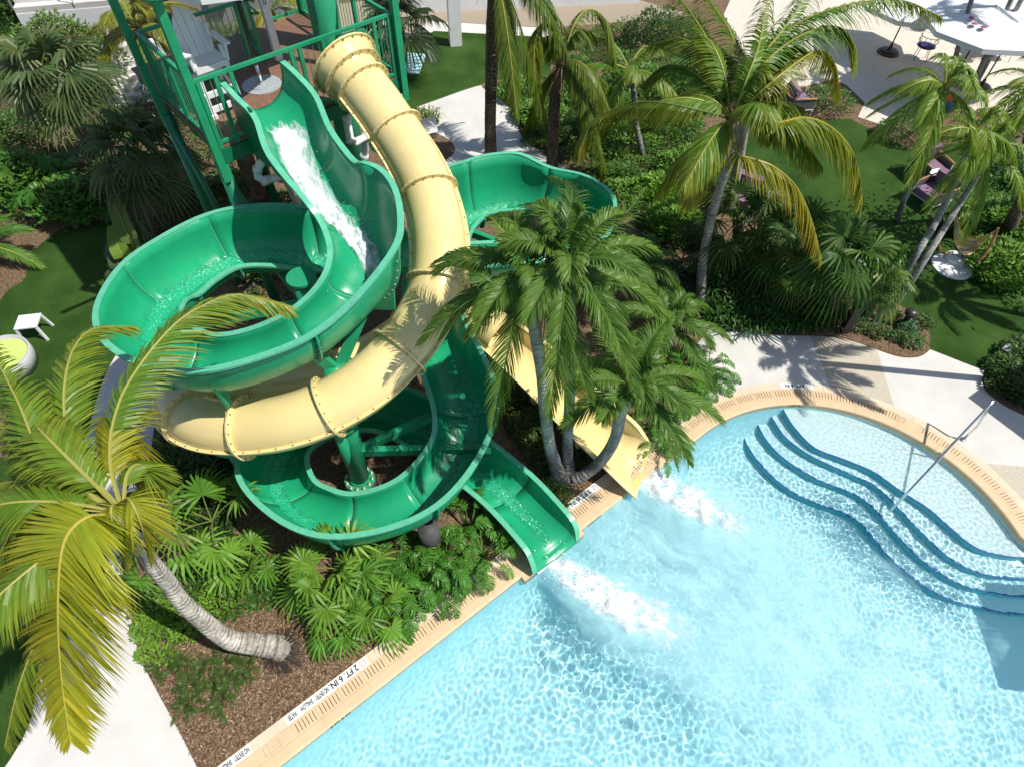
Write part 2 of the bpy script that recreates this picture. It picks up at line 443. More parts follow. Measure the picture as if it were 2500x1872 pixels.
# ------------------------------------------------------------------ pool: coping, shell, steps
def band(mb, o0, o1, z0, z1, a=S0, b=S1, zb=-.14):
    rows = []
    for s in srange(a, b, .1):
        rows.append([pool(s, o0, zb), pool(s, o0, z0), pool(s, o1, z1), pool(s, o1, zb)])
    mb.loft(rows)
def grid_line(mb, s, o0, o1, w, z):
    t = (pool(s + .02, 0) - pool(s - .02, 0)).normalized()
    a, b = pool(s, o0, z), pool(s, o1, z)
    mb.add([a - t * w / 2, a + t * w / 2, b + t * w / 2, b - t * w / 2], [(0, 1, 2, 3)])
cope = setting(thing('pool_coping', 'tan and cream tiled coping', None, pool(0)))
del cope['label']
mb = MB()
rows = []
for s in srange(S0, S1, .1):
    rows.append([pool(s, 0.0, -.16), pool(s, -.012, -.02), pool(s, -.012, .012), pool(s, .005, .028), pool(s, .03, .032), pool(s, .158, .032), pool(s, .158, -.1)])
mb.loft(rows); mb.build('bullnose', COPE, cope)
mb = MB(); band(mb, .161, .362, .032, .032); mb.build('gutter_tiles', COPE, cope)
mb = MB(); band(mb, .365, .525, .032, .032); mb.build('border_tiles', COPEL, cope)
mb = MB(); s = -9.0; k = 0
PLATES = [s_of(*z8(1085, 445), .26), s_of(*z7(1720, 1540), .26), s_of(*z6(1410, 1085), .26)]
while s < SARC + 1:
    near = min(abs(s + .15 - p) for p in PLATES) < .22
    if not near:
        for j in range(6): grid_line(mb, s + .045 + j * .055, .19, .335, .010, .036)
    s += .385; k += 1
mb.build('slots', GROOVE, cope)
mb = MB(); s = -9.0
while s < SARC + 1:
    grid_line(mb, s - .01, .165, .36, .004, .0355); 
    s += .385
s = -9.0
while s < SARC + 1:
    grid_line(mb, s, .0, .158, .004, .0355); grid_line(mb, s + .2, .365, .525, .004, .0355); s += .77
mb.build('tile_joints', GROUT, cope)
mb = MB(); md_ = MB()
for p in PLATES:
    t = (pool(p + .02, 0) - pool(p - .02, 0)).normalized(); n = V((-t.y, t.x, 0)); c = pool(p, .26, .037)
    for (w, h, zz, m_) in ((.22, .11, 0, mb),):
        ring = []
        for rr in (1.0, .9):
            ring.append([c + t * (rr * .12 * max(-1, min(1, 1.5 * math.cos(2 * PI * k / 28)))) + n * (rr * .06 * max(-1, min(1, 1.5 * math.sin(2 * PI * k / 28)))) for k in range(28)])
        m_.loft(ring, True)
    mb.add([c - t * .06 - n * .004, c + t * .06 - n * .004, c + t * .06 + n * .004, c - t * .06 + n * .004], [(0, 1, 2, 3)])
mb.build('inlet_plates', GROOVE if False else GROUT, cope)

# shell
POOLF = M('pale_blue_plaster', (.405, .69, .745), .7, .05, 2.2)
POOLW = M('white_pebble_plaster', (.64, .76, .77), .7, .10, 22)
STEPR = M('teal_step_riser', (.05, .42, .50), .6, .08, 6)
STEPT = M('blue_step_tile', (.012, .12, .33), .4, .5, 40)
shell = setting(thing('swimming_pool', 'pool', None, pool(0)))
del shell['label']
mb = MB(); rows = []
for s in srange(S0, S1, .12): rows.append([pool(s, .01, -.02), pool(s, .0, -.12), pool(s, -.03, -.30), pool(s, -.10, -.50), pool(s, -.20, -.72), pool(s, -.38, -.9), pool(s, -.6, -1.005)])
mb.loft(rows); wall = mb.build('pool_wall', POOLF, shell, True)
ZF = -1.0
mb = MB(); ins = [pool(s, .03, ZF) for s in srange(S0, S1, .15)] + [V((p.x, p.y, ZF)) for p in back]
mb.add(ins, [tuple(t) for t in tessellate_polygon([ins])]); floor = mb.build('pool_floor', POOLF, shell)
receivers = [wall, floor]
# steps: traced tread edges, each a terrace reaching to the wall
def refr(p, z):                    # where a submerged point really is: straight line bent at the water
    w = at(p[0], p[1], -.06); d = (w - V((0, 0, H))).normalized(); n = 1 / 1.333
    c1 = -d.z; c2 = math.sqrt(1 - n * n * (1 - c1 * c1))
    t = d * n + V((0, 0, 1)) * (n * c1 - c2)
    return w + t * ((z + .06) / t.z)
STEPL = [
 (-.20, [z6(665, 1010), z6(700, 1080), z6(760, 1165), z6(880, 1280), z6(1060, 1350), z6(1250, 1430), z6(1420, 1550), z8(1550 + 2199, 0)] , [(2370, 1330), (2440, 1355), (2520, 1360), (2650, 1330)]),
 (-.41, [z6(580, 1035), z6(620, 1110), z6(690, 1210), z6(820, 1310), z6(980, 1390), z6(1160, 1470), z6(1300, 1550)], [(2290, 1340), (2380, 1395), (2460, 1410), (2540, 1410), (2680, 1380)]),
 (-.61, [z6(490, 1080), z6(540, 1180), z6(620, 1290), z6(760, 1400), z6(900, 1480), z6(1080, 1550), z6(1230, 1640)], [(2230, 1350), (2330, 1420), (2420, 1446), (2520, 1455), (2700, 1430)]),
 (-.81, [z6(405, 1120), z6(430, 1220), z6(500, 1340), z6(620, 1470), z6(760, 1570), z6(900, 1630)], [(2090, 1270), (2180, 1370), (2280, 1445), (2380, 1480), (2520, 1500), (2720, 1480)]),
]
STEPL[0][1].pop(); STEPL[0][1].append((2270, 1245))
TREADS = [POOLW] + [M('step_plaster', c_, .7, .08, 20) for c_ in ((.55, .74, .77), (.50, .73, .77), (.46, .72, .765))]
for i, (z, a, b_) in enumerate(STEPL):
    px = smooth_px([p for p in a + b_], 60)
    edge = [refr(p, z) for p in px]
    # extend both ends to outside the wall
    edge = [edge[0] + (edge[0] - edge[2]).normalized() * .5] + edge
    a0 = min((s * .05 for s in range(-40, 140)), key=lambda s: (pool(s, .0, z) - edge[0]).length)
    a1 = min((s * .05 for s in range(0, 240)), key=lambda s: (pool(s, .0, z) - edge[-1]).length)
    outer = [pool(s, .02, z) for s in srange(a0, a1, .15)]
    poly = edge + list(reversed(outer))
    mb = MB(); mb.add(poly, [tuple(t) for t in tessellate_polygon([poly])])
    o = mb.build('step_tread', TREADS[i], shell); receivers.append(o)
    mb = MB(); mb.loft([[p, V((p.x, p.y, ZF - .02))] for p in edge]); o = mb.build('step_riser', STEPR, shell, True); receivers.append(o)
    # tile nosing on the tread edge
    mb = MB(); rows = []
    for j, p in enumerate(edge):
        t = (edge[min(j + 1, len(edge) - 1)] - edge[max(j - 1, 0)]).normalized(); n = V((-t.y, t.x, 0))
        if n.dot(PC - p) * 0 + n.dot(V((1, 1, 0))) < 0: n = -n
        rows.append([p - n * .006 + V((0, 0, -.028)), p - n * .006 + V((0, 0, .004)), p + n * .022 + V((0, 0, .004))])
    mb.loft(rows); o = mb.build('step_nosing', STEPT, shell); receivers.append(o)
for o in receivers: o.cycles.is_caustics_receiver = True

# water surface
EXG, EXY = at(*zB(2000, 1400), 0), at(1560, 1160, 0)
DIRG = (at(*zB(2000, 1400), 0) - at(*zB(1700, 1080), 0)).normalized()
def turb(x, y):
    p = V((x, y, 0)); t = 0.0
    for e in (EXG, EXY):
        d = p - e; u = d.dot(DIRG); v = d.dot(V((-DIRG.y, DIRG.x, 0)))
        if u > -.3: t = max(t, math.exp(-(v / (.35 + .45 * max(u, 0))) ** 2) * math.exp(-max(0, u - 1.2) / 2.2))
    return min(1, t)
def wave(x, y):
    N = noise.noise
    t = turb(x, y)
    h = .0058 * N(V((x * 3.0, y * 3.0, 1))) + .0019 * N(V((x * 11, y * 11, 3))) + .0011 * N(V((x * 18, y * 18, 7)))
    w = .5 + .5 * N(V((x * .6, y * .6, 40)))
    sh = max(0, min(1, 1.6 - (V((x - 8.2, y - 5.6, 0)).length) * .55))       # the shallow shelf: short choppy ripples
    h = h * (.75 + .6 * w) * (1 - .35 * sh) + sh * .0075 * N(V((x * 16, y * 16, 9)))
    if t > .02:
        h += t * (.024 * N(V((x * 2.6, y * 2.6, 11))) + .012 * N(V((x * 6, y * 6, 13))) + .006 * N(V((x * 14, y * 14, 17))))
    return h
ZW = -.055
def in_pool(x, y, m=.06):
    d = V((x, y, 0)) - PT
    n = d.dot(EN); s = d.dot(ED)
    if s <= 0: return n < m
    r = V((x, y, 0)) - PC
    if r.dot(V((1, -.5, 0))) > 0 and r.y < 0: return r.length < PR + 3
    return r.length < PR + m
st = .023
X0, X1, Y0, Y1 = -4.6, 10.2, -1.2, 7.8
nx, ny = int((X1 - X0) / st), int((Y1 - Y0) / st)
idx = {}; vs = []; fs = []
def vid(i, j):
    k = (i, j)
    if k not in idx:
        x, y = X0 + i * st, Y0 + j * st
        idx[k] = len(vs); vs.append((x, y, ZW + wave(x, y)))
    return idx[k]
for j in range(ny):
    for i in range(nx):
        x, y = X0 + (i + .5) * st, Y0 + (j + .5) * st
        if in_pool(x, y): fs.append((vid(i, j), vid(i + 1, j), vid(i + 1, j + 1), vid(i, j + 1)))
WATER = M('pool_water', (.93, 1, 1), 0.0); _b = WATER.node_tree.nodes['Principled BSDF']
_b.inputs['Transmission Weight'].default_value = 1; _b.inputs['IOR'].default_value = 1.333
mb = MB(); mb.v = vs; mb.f = fs
water = setting(mb.build('pool_water', WATER, None, True))
water.cycles.is_caustics_caster = True

# foam where the flumes pour in
def foam(name, path, widths, dens, zoff=.012, bump=.035, n=60, m=26, wavy=True, mat=None):
    pts = spline(path, n); mb = MB(); mb.col = True; flen = sum((b - a).length for a, b in zip(pts, pts[1:])); cg = []
    rows = []; cols = []
    for i, p in enumerate(pts):
        t = (pts[min(i + 1, n - 1)] - pts[max(i - 1, 0)]); t.z = 0; t.normalize(); sd = V((-t.y, t.x, 0))
        u = i / (n - 1); w = np.interp(u, [a for a, b in widths], [b for a, b in widths]); de = np.interp(u, [a for a, b in dens], [b for a, b in dens])
        row = []
        for j in range(m):
            v = j / (m - 1) * 2 - 1
            q = p + sd * (v * w)
            e = (1 - abs(v) ** 2.0) * math.sin(PI * min(1, max(0, u * 1.0)) ** 1) ** .35 if 0 < u < 1 else 0
            nn = noise.noise(V((q.x * 5, q.y * 5, 2))) * .5 + noise.noise(V((q.x * 12, q.y * 12, 5))) * .35 + noise.noise(V((q.x * 28, q.y * 28, 8))) * .2
            cg.append((u * flen * .45, v * w + .3 * noise.noise(V((q.x * 1.5, q.y * 1.5, 4))), 0)); z = (wave(q.x, q.y) if wavy else 0) + zoff + max(0, .25 + nn) * bump * de * e * 1.6
            row.append(V((q.x, q.y, q.z + z))); cols.append(de * e)
        rows.append(row)
    mb.loft(rows); mb.c = [(c, a, b) for c, (a, b, _) in zip(cols, cg)]
    return setting(mb.build(name, mat or FOAM, None, True), 'stuff')
def W(px, py): p = at(px, py, ZW); return p
foam('splash_foam', [W(1318, 1345), W(1375, 1392), W(1450, 1440), W(1530, 1485), W(1630, 1530), W(1740, 1590)], [(0, .14), (.3, .36), (.6, .48), (1, .5)], [(0, 1.05), (.3, 1.2), (.65, 1.0), (1, .5)], .014, .12)
foam('splash_foam', [W(1520, 1125), W(1600, 1180), W(1680, 1225), W(1760, 1270), W(1860, 1325)], [(0, .42), (.3, .44), (.6, .46), (1, .5)], [(0, 1.1), (.3, 1.15), (.65, .95), (1, .5)], .014, .12)
def spray(path, w, n, seed):
    rnd = random.Random(seed); pts = spline(path, 40); m = MB()
    for k in range(n):
        u = rnd.random() ** .8; p = pts[int(u * 39)]; r = rnd.uniform(.003, .011) * (1.4 - u)
        q = p + V((rnd.gauss(0, w), rnd.gauss(0, w), .03 + abs(rnd.gauss(0, .10)) * (1.3 - u)))
        m.lathe(q, [(r * .6, -r * .8), (r, 0), (r * .6, r * .8)], 5)
    setting(m.build('spray_drops', M('spray_white', (.8, .84, .85), .2), None, True), 'stuff')
spray([W(1330, 1350), W(1450, 1440), W(1630, 1530)], .16, 700, 1)
spray([W(1560, 1150), W(1680, 1225), W(1860, 1325)], .20, 700, 2)
foam('bubble_haze', [W(1310, 1350), W(1460, 1455), W(1640, 1560), W(1850, 1680)], [(0, .3), (.4, .75), (1, 1.0)], [(0, .7), (.4, 1.0), (1, .4)], .03, .01, 60, 50, True, HAZE)
foam('bubble_haze', [W(1540, 1140), W(1690, 1240), W(1860, 1350), W(2050, 1470)], [(0, .45), (.4, .75), (1, 1.0)], [(0, .7), (.4, 1.0), (1, .4)], .034, .01, 60, 50, True, HAZE)
foam('bubble_haze', [W(1330, 1080), W(1600, 1290), W(1850, 1480), W(2080, 1660), W(2320, 1860)], [(0, .5), (.25, 1.7), (.6, 2.3), (1, 2.4)], [(0, .5), (.2, .85), (.6, .85), (1, .55)], .022, .006, 80, 80, True, HAZE)

# ------------------------------------------------------------------ green open flume
def film_mat():
    m = M('running_water', (.02, .36, .19), .08)
    nt = m.node_tree; b = nt.nodes['Principled BSDF']; tc = nt.nodes.new('ShaderNodeTexCoord')
    n1 = nt.nodes.new('ShaderNodeTexNoise'); n1.inputs['Scale'].default_value = 34; n1.inputs['Detail'].default_value = 4
    r = nt.nodes.new('ShaderNodeValToRGB')
    r.color_ramp.elements[0].position = .52; r.color_ramp.elements[0].color = (.012, .35, .17, 1)
    r.color_ramp.elements[1].position = .72; r.color_ramp.elements[1].color = (.11, .50, .32, 1)
    nt.links.new(tc.outputs['Object'], n1.inputs['Vector']); nt.links.new(n1.outputs['Fac'], r.inputs[0]); nt.links.new(r.outputs[0], b.inputs['Base Color'])
    bp = nt.nodes.new('ShaderNodeBump'); bp.inputs['Strength'].default_value = .8; bp.inputs['Distance'].default_value = .03
    nt.links.new(n1.outputs['Fac'], bp.inputs['Height']); nt.links.new(bp.outputs[0], b.inputs['Normal'])
    # ragged edges: the film thins out to nothing
    at_ = nt.nodes.new('ShaderNodeAttribute'); at_.attribute_name = 'col'
    n2 = nt.nodes.new('ShaderNodeTexNoise'); n2.inputs['Scale'].default_value = 14; n2.inputs['Detail'].default_value = 6
    nt.links.new(tc.outputs['Object'], n2.inputs['Vector'])
    sp = nt.nodes.new('ShaderNodeSeparateColor'); nt.links.new(at_.outputs['Color'], sp.inputs[0])
    a1 = nt.nodes.new('ShaderNodeMath'); a1.operation = 'ADD'; nt.links.new(n2.outputs['Fac'], a1.inputs[0]); nt.links.new(sp.outputs[0], a1.inputs[1])
    mr = nt.nodes.new('ShaderNodeMapRange'); mr.inputs[1].default_value = .8; mr.inputs[2].default_value = 1.0
    nt.links.new(a1.outputs[0], mr.inputs[0]); nt.links.new(mr.outputs[0], b.inputs['Alpha'])
    return m
FILM = film_mat()
CAULK = M('pale_sealant', (.28, .50, .40), .6)

def U(L, Rr, depth, off=0.0, n=20, pw=.75, t0=0.0, t1=PI):
    h = (Rr - L); h.z = 0; w = h.length; h.normalize()
    zb = min(L.z, Rr.z) - depth
    pts2 = []
    for k in range(n):
        th = t0 + (t1 - t0) * k / (n - 1)
        zr = L.z if th < PI / 2 else Rr.z
        pts2.append((w / 2 * (1 - math.cos(th)), zr - (zr - zb) * max(0, math.sin(th)) ** pw))
    out = []
    for k, (x, z) in enumerate(pts2):
        a = pts2[max(k - 1, 0)]; b = pts2[min(k + 1, n - 1)]
        tx, tz = b[0] - a[0], b[1] - a[1]; l = math.hypot(tx, tz) or 1
        nx_, nz_ = tz / l, -tx / l                       # outward (down / away from the channel)
        out.append(L + h * (x + nx_ * off) + V((0, 0, z - L.z + nz_ * off)))
    return out

def wd(mx_, my_, ang, zl, zr, w=.93):
    a = R(ang); o = V((math.cos(a), math.sin(a), 0)) * w / 2; m = V((mx_, my_, 0))
    return (m + o + V((0, 0, zl)), m - o + V((0, 0, zr)))
def pp(l, zl, r, zr): return (at(*l, zl), at(*r, zr))
def fromR(r, zr, ang, zl, w=.93):
    p = at(*r, zr); a = R(ang); q = p + V((math.cos(a), math.sin(a), 0)) * w
    return (V((q.x, q.y, zl)), p)
ST = [
 pp(zD(740, 270), 5.35, zD(110, 480), 5.35), pp(zD(935, 450), 5.22, zD(300, 680), 5.22), pp(zD(1130, 680), 5.05, zD(500, 900), 5.05), pp(zD(1290, 1050), 4.9, zD(660, 1320), 4.8),
 pp(zD(1545, 1390), 4.78, zA(1450, 225), 4.44), pp(zA(1790, -5), 4.86, zA(1530, 330), 4.28), pp(zA(1900, 40), 4.84, zA(1580, 430), 4.18),
 pp(zA(1985, 150), 4.8, zA(1610, 540), 4.1), pp(zA(2025, 330), 4.7, zA(1600, 640), 4.0), pp(zA(1990, 530), 4.55, zA(1565, 730), 3.92),
 pp(zA(1750, 840), 4.25, zA(1480, 840), 3.78), pp(zA(1480, 1070), 4.05, zA(1330, 960), 3.65), pp(zA(1150, 1215), 3.95, zA(1100, 1065), 3.5),
 pp(zA(750, 1310), 3.9, zA(870, 1110), 3.42), pp(zA(400, 1270), 3.85, zA(710, 1058), 3.37), pp(zA(150, 1110), 3.8, zA(625, 968), 3.32),
 pp(zA(115, 900), 3.72, zA(648, 878), 3.27), pp(zA(270, 650), 3.6, zA(730, 830), 3.2), pp(zA(500, 485), 3.5, zA(850, 730), 3.1),
 pp(zA(800, 335), 3.42, zA(1000, 650), 3.0), pp(zA(1100, 275), 3.42, zA(1200, 640), 2.95), pp(zA(1450, 285), 3.35, zA(1490, 670), 2.88),
 wd(-2.85, 8.55, 92, 3.1, 2.85), fromR((985, 640), 2.85, 95, 2.75), fromR((1100, 650), 2.78, 95, 2.5), fromR((1230, 640), 2.72, 98, 2.36), fromR((1370, 628), 2.68, 108, 2.28), fromR((1478, 570), 2.66, 133, 2.24),
 pp((1375, 495), 2.2, (1494, 482), 2.62), pp((1335, 500), 2.15, (1430, 432), 2.6), pp((1280, 508), 2.1, (1340, 411), 2.58), pp((1230, 511), 2.05, (1267, 378), 2.72), pp((1200, 517), 2.02, (1200, 380), 2.78), pp((1181, 525), 2.0, (1143, 395), 2.78),
 pp((1149, 560), 1.95, (1070, 430), 2.65), wd(-1.45, 9.75, -32, 1.92, 2.2), wd(-1.6, 8.75, -8, 1.9, 1.95),
 pp((1130, 784), 1.95, (1002, 800), 1.8), pp((1171, 863), 1.95, (1035, 905), 1.65), pp((1206, 950), 1.9, (1062, 985), 1.55),
 pp(zB(1600, 590), 1.8, zB(1270, 640), 1.4), pp(zB(1470, 850), 1.7, zB(1200, 780), 1.25), pp(zB(1260, 1075), 1.55, zB(1070, 915), 1.1),
 pp(zB(970, 1210), 1.47, zB(930, 990), 1.0), pp(zB(610, 1260), 1.4, zB(745, 1030), .92), pp(zB(330, 1170), 1.35, zB(600, 995), .87),
 pp(zB(105, 970), 1.3, zB(500, 930), .82), pp(zB(70, 790), 1.22, zB(460, 790), .77), wd(-3.88, 6.0, 168, 1.1, .74), wd(-3.3, 6.55, 128, .98, .70),
 wd(-2.45, 6.72, 92, .84, .65), wd(-1.6, 6.4, 62, .7, .58), wd(-.82, 5.86, 46, .58, .53, .9),
 pp(zB(1830, 900), .56, zB(1580, 1070), .54), pp(zB(2040, 1120), .52, zB(1800, 1310), .52), pp(zB(2110, 1220), .40, zB(1860, 1410), .40), pp(zB(2125, 1310), .12, zB(1885, 1495), .12)]
DEP = [.52] * 4 + [.42] * 40 + [.42] * 20
NS = len(ST); SUB = 5
Ls = spline([a for a, b in ST], (NS - 1) * SUB + 1); Rs = spline([b for a, b in ST], (NS - 1) * SUB + 1)
def depth_at(i):
    u = i / SUB
    d = np.interp(u, [0, 3, 5, 53, 55, 56], [.62, .55, .42, .42, .33, .065])
    return float(d)
slide = thing('water_slide', 'green open flume twisting in three loops from tower to pool', 'water slide', at(879, 1159, 0))
BR = [0, 3, 5, 9, 11, 14, 17, 19, 21, 24, 27, 30, 33, 36, 39, 42, 44, 46, 49, 52, 53, NS - 1]
def flume(parent, Ls, Rs, dep, breaks, mat, rimmat, lipw=.085, pw=.75, flange=True, names=('flume_section', 'rim')):
    for a, b in zip(breaks[:-1], breaks[1:]):
        rows = []; rl = []; rr = []
        for i in range(a, b + 1):
            L, Q = Ls[i], Rs[i]; d = dep(i)
            inn = U(L, Q, d, 0, 22, pw); ou = U(L, Q, d, .014, 22, pw)
            rows.append(inn + list(reversed(ou)))
            h = Q - L; h.z = 0; h.normalize(); z = V((0, 0, 1))
            rl.append([L + h * .004 + z * .004, L - h * lipw + z * .004, L - h * lipw - z * .035, L - h * (lipw - .02) - z * .035, L - h * (lipw - .02) - z * .012, L + h * .004 - z * .012])
            rr.append([Q - h * .004 + z * .004, Q + h * lipw + z * .004, Q + h * lipw - z * .035, Q + h * (lipw - .02) - z * .035, Q + h * (lipw - .02) - z * .012, Q - h * .004 - z * .012])
        m = MB(); m.loft(rows, True, True); sec = m.build(names[0], mat, parent, True)
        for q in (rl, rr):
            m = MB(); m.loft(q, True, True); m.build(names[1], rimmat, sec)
    if flange:
        for a in breaks[1:-1]:
            L, Q = Ls[a], Rs[a]; d = dep(a)
            t = (Ls[a + 1] + Rs[a + 1] - Ls[a - 1] - Rs[a - 1]).normalized()
            i1 = U(L, Q, d, .012, 22, pw); o1 = U(L, Q, d, .085, 22, pw)
            m = MB(); m.loft([[p - t * .014 for p in i1], [p - t * .014 for p in o1], [p + t * .014 for p in o1], [p + t * .014 for p in i1]])
            m.cur = 1; mid = U(L, Q, d, .055, 22, pw)
            for p in mid[1:-1]:
                m.lathe(p - t * .03, [(.012, 0), (.012, .06)], 6, t)
            m.build('joint_flange', [mat, GREYM], parent)
            m = MB(); i2 = U(L, Q, d, -.002, 22, pw); m.loft([[p - t * .0025 for p in i2], [p + t * .0025 for p in i2]]); m.build('joint_seal', CAULK, parent)
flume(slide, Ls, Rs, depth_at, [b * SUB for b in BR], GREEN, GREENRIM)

# water in the flume
def flume_film(name, a, b, t0, t1, off, mat, dens=1.0, bump=0.0, n=14, side=None):
    m = MB(); m.col = True; rows = []; cols = []
    for i in range(a, b + 1):
        u = (i - a) / max(1, b - a)
        c = side(i / SUB) if side else 0
        row = U(Ls[i], Rs[i], depth_at(i), -off, n, .75, t0 + c, t1 + c)
        for j, p in enumerate(row):
            v = j / (n - 1) * 2 - 1
            if bump: p.z += bump * max(0, .3 + noise.noise(p * 6) + .6 * noise.noise(p * 15))
            cols.append(dens * (1 - v * v) * min(1, 6 * u, 8 * (1 - u)))
        rows.append(row)
    m.loft(rows); m.c = [(c, c, c) for c in cols]
    return setting(m.build(name, mat, None, True), 'stuff')
def flow_side(u):   # the stream climbs towards the outer wall of each bend
    return float(np.interp(u, [0, 9, 12, 20, 24, 28, 33, 36, 40, 47, 51, 53, 56], [.0, -.1, -.22, -.22, 0, .25, .25, 0, -.22, -.25, -.1, 0.0, -.1]))
flume_film('running_water', 8 * SUB, 23 * SUB, 1.05, 2.05, .006, FILM, .62, 0, 14, flow_side)
flume_film('running_water', 27 * SUB, 36 * SUB, 1.05, 2.05, .006, FILM, .62, 0, 14, flow_side)
flume_film('running_water', 36 * SUB, (NS - 1) * SUB - 2, 1.1, 2.0, .006, FILM, .62, 0, 14, flow_side)
# rushing foam on the first drop: a dense grid that follows the channel floor
def rush():
    m = MB(); m.col = True; rows = []; cols = []
    seq = [Ls, Rs]
    a, b = SUB - 1, 10 * SUB
    N_ = (b - a) * 5
    for k in range(N_ + 1):
        f = a + (b - a) * k / N_; i = min(int(f), b - 1); t = f - i
        L = Ls[i].lerp(Ls[i + 1], t); Q = Rs[i].lerp(Rs[i + 1], t); u = k / N_
        wdt = float(np.interp(u, [0, .12, .35, .7, 1], [.70, .85, .72, .45, .3])); cen = PI / 2 + float(np.interp(u, [0, .3, .6, .8, 1], [.15, .22, .12, -.12, -.5]))
        row = U(L, Q, depth_at(f), -.01, 40, .75, cen - wdt, cen + wdt)
        for j, p in enumerate(row):
            v = j / 39 * 2 - 1
            e = (1 - abs(v) ** 2.5) * min(1, 9 * u + .1, 3.2 * (1 - u))
            nn = noise.noise(p * 7) + .6 * noise.noise(p * 17) + .4 * noise.noise(p * 36)
            p.z += max(0, .30 + nn) * .11 * e * (1.15 - .6 * u)
            cols.append((float(np.interp(u, [0, .15, .6, 1], [.85, .95, .85, .55])) * e * (1 - .30 * max(0, -v)), u * 2.2, v * .42 + .15 * noise.noise(p * 2)))
        rows.append(row)
    m.loft(rows); m.c = cols
    setting(m.build('rushing_water', FOAM, None, True), 'stuff')
    d = MB(); rnd = random.Random(3)
    for k in range(350):
        u = rnd.uniform(.12, 1); f = a + (b - a) * u; i = min(int(f), b - 1)
        th = PI / 2 + rnd.gauss(-.05, .42)
        p = U(Ls[i], Rs[i], depth_at(f), -.02, 2, .75, max(.15, th), max(.15, th) + .01)[0] + V((rnd.gauss(0, .03), rnd.gauss(0, .03), abs(rnd.gauss(0, .07)) + .02))
        r = rnd.uniform(.002, .006)
        d.lathe(p, [(r * .6, -r * .8), (r, 0), (r * .6, r * .8)], 5)
    setting(d.build('spray_drops', M('water_drops', (.9, .94, .95), .15), None, True), 'stuff')
rush()

# supports of the green flume
def column(parent, p, z0, z1, r, name='support_column', mat=GPAINT, flange=True):
    m = MB(); m.lathe((p.x, p.y, 0), [(r, z0), (r, z1)], 28)
    c = m.build(name, mat, parent, True)
    for pl in c.data.polygons: pl.use_smooth = len(pl.vertices) == 4
    if flange:
        m = MB(); m.lathe((p.x, p.y, 0), [(r * 1.55, z0), (r * 1.55, z0 + .04), (r * 1.01, z0 + .04)], 28); m.cur = 1
        for k in range(12):
            a = 2 * PI * k / 12; q = V((p.x + r * 1.32 * math.cos(a), p.y + r * 1.32 * math.sin(a), z0 + .04))
            m.lathe(q, [(.03, 0), (.03, .03), (.012, .03), (.012, .085)], 6)
        m.build('base_flange', [mat, ANCHOR], c)
        m = MB(); m.lathe((p.x, p.y, 0), [(r * 1.65, 0), (r * 1.65, z0 - .002)], 28); m.build('footing', DKGREY, c)
    return c
c1 = at(879, 1170, .32)
column(slide, c1, .32, .42, .172)
c1t = at(815, 890, 2.8)
m = MB(); m.tube([c1 + V((0, 0, .02)), c1t], .17, 28); m.build('support_column', GPAINT, slide, True)
def c1z(z): return c1.lerp(c1t, (z - .32) / 2.48)
c2 = at(736, 680, 3.25)
column(slide, c2, .25, 3.25, .17)
m = MB(); m.lathe((c2.x, c2.y, 0), [(.235, 3.25), (.235, 3.29)], 32); m.build('column_cap', GPAINT, slide)
m = MB(); p = at(1054, 1330, 0); m.lathe((p.x, p.y, 0), [(.175, 0), (.175, .72)], 28); pier = m.build('concrete_pier', DKGREY, slide, True)
def arm(a, b, w=.11, h=.16): 
    m = MB(); m.bar(a, b, w, h); m.build('support_arm', GPAINT, slide)
arm(c1z(2.7), (Ls[11 * SUB] + Rs[11 * SUB]) / 2 + V((0, 0, -.62)))
arm(c1z(2.6), (Ls[9 * SUB] + Rs[9 * SUB]) / 2 + V((0, 0, -.8)))
arm(c1z(1.0), Ls[40 * SUB] + V((0, 0, -.75)))
arm(c1z(.98), Rs[39 * SUB] + V((.1, .2, -.5)))
arm(V((c2.x, c2.y, 2.7)), (Ls[16 * SUB] + Rs[16 * SUB]) / 2 + V((0, 0, -.62)))
arm(V((c2.x, c2.y, 2.55)), (Ls[20 * SUB] + Rs[20 * SUB]) / 2 + V((0, 0, -.62)))
c3 = V((.05, 10.1, 0)); column(slide, c3, .2, 2.3, .17)
for i in (26, 28, 31, 34): arm(V((c3.x, c3.y, 1.85 - .03 * i + .78)), (Ls[i * SUB] + Rs[i * SUB]) / 2 + V((0, 0, -.62)))
# brackets hanging below the flume joints
for i in (13, 44, 9):
    a, b = Ls[i * SUB], Rs[i * SUB]; h = b - a; h.z = 0; h.normalize()
    t = (Ls[i * SUB + 1] - Ls[i * SUB - 1]); t.z = 0; t.normalize()
    p0 = a + V((0, 0, -.30)) + h * .02; p1 = a + h * .5 + V((0, 0, -(a.z - b.z) - .62)); p2 = a + h * .12 + V((0, 0, -(a.z - b.z) - .62))
    m = MB(); m.loft([[p0 - t * .02, p1 - t * .02, p2 - t * .02], [p0 + t * .02, p1 + t * .02, p2 + t * .02]], True, True); m.build('bracket', GPAINT, slide)
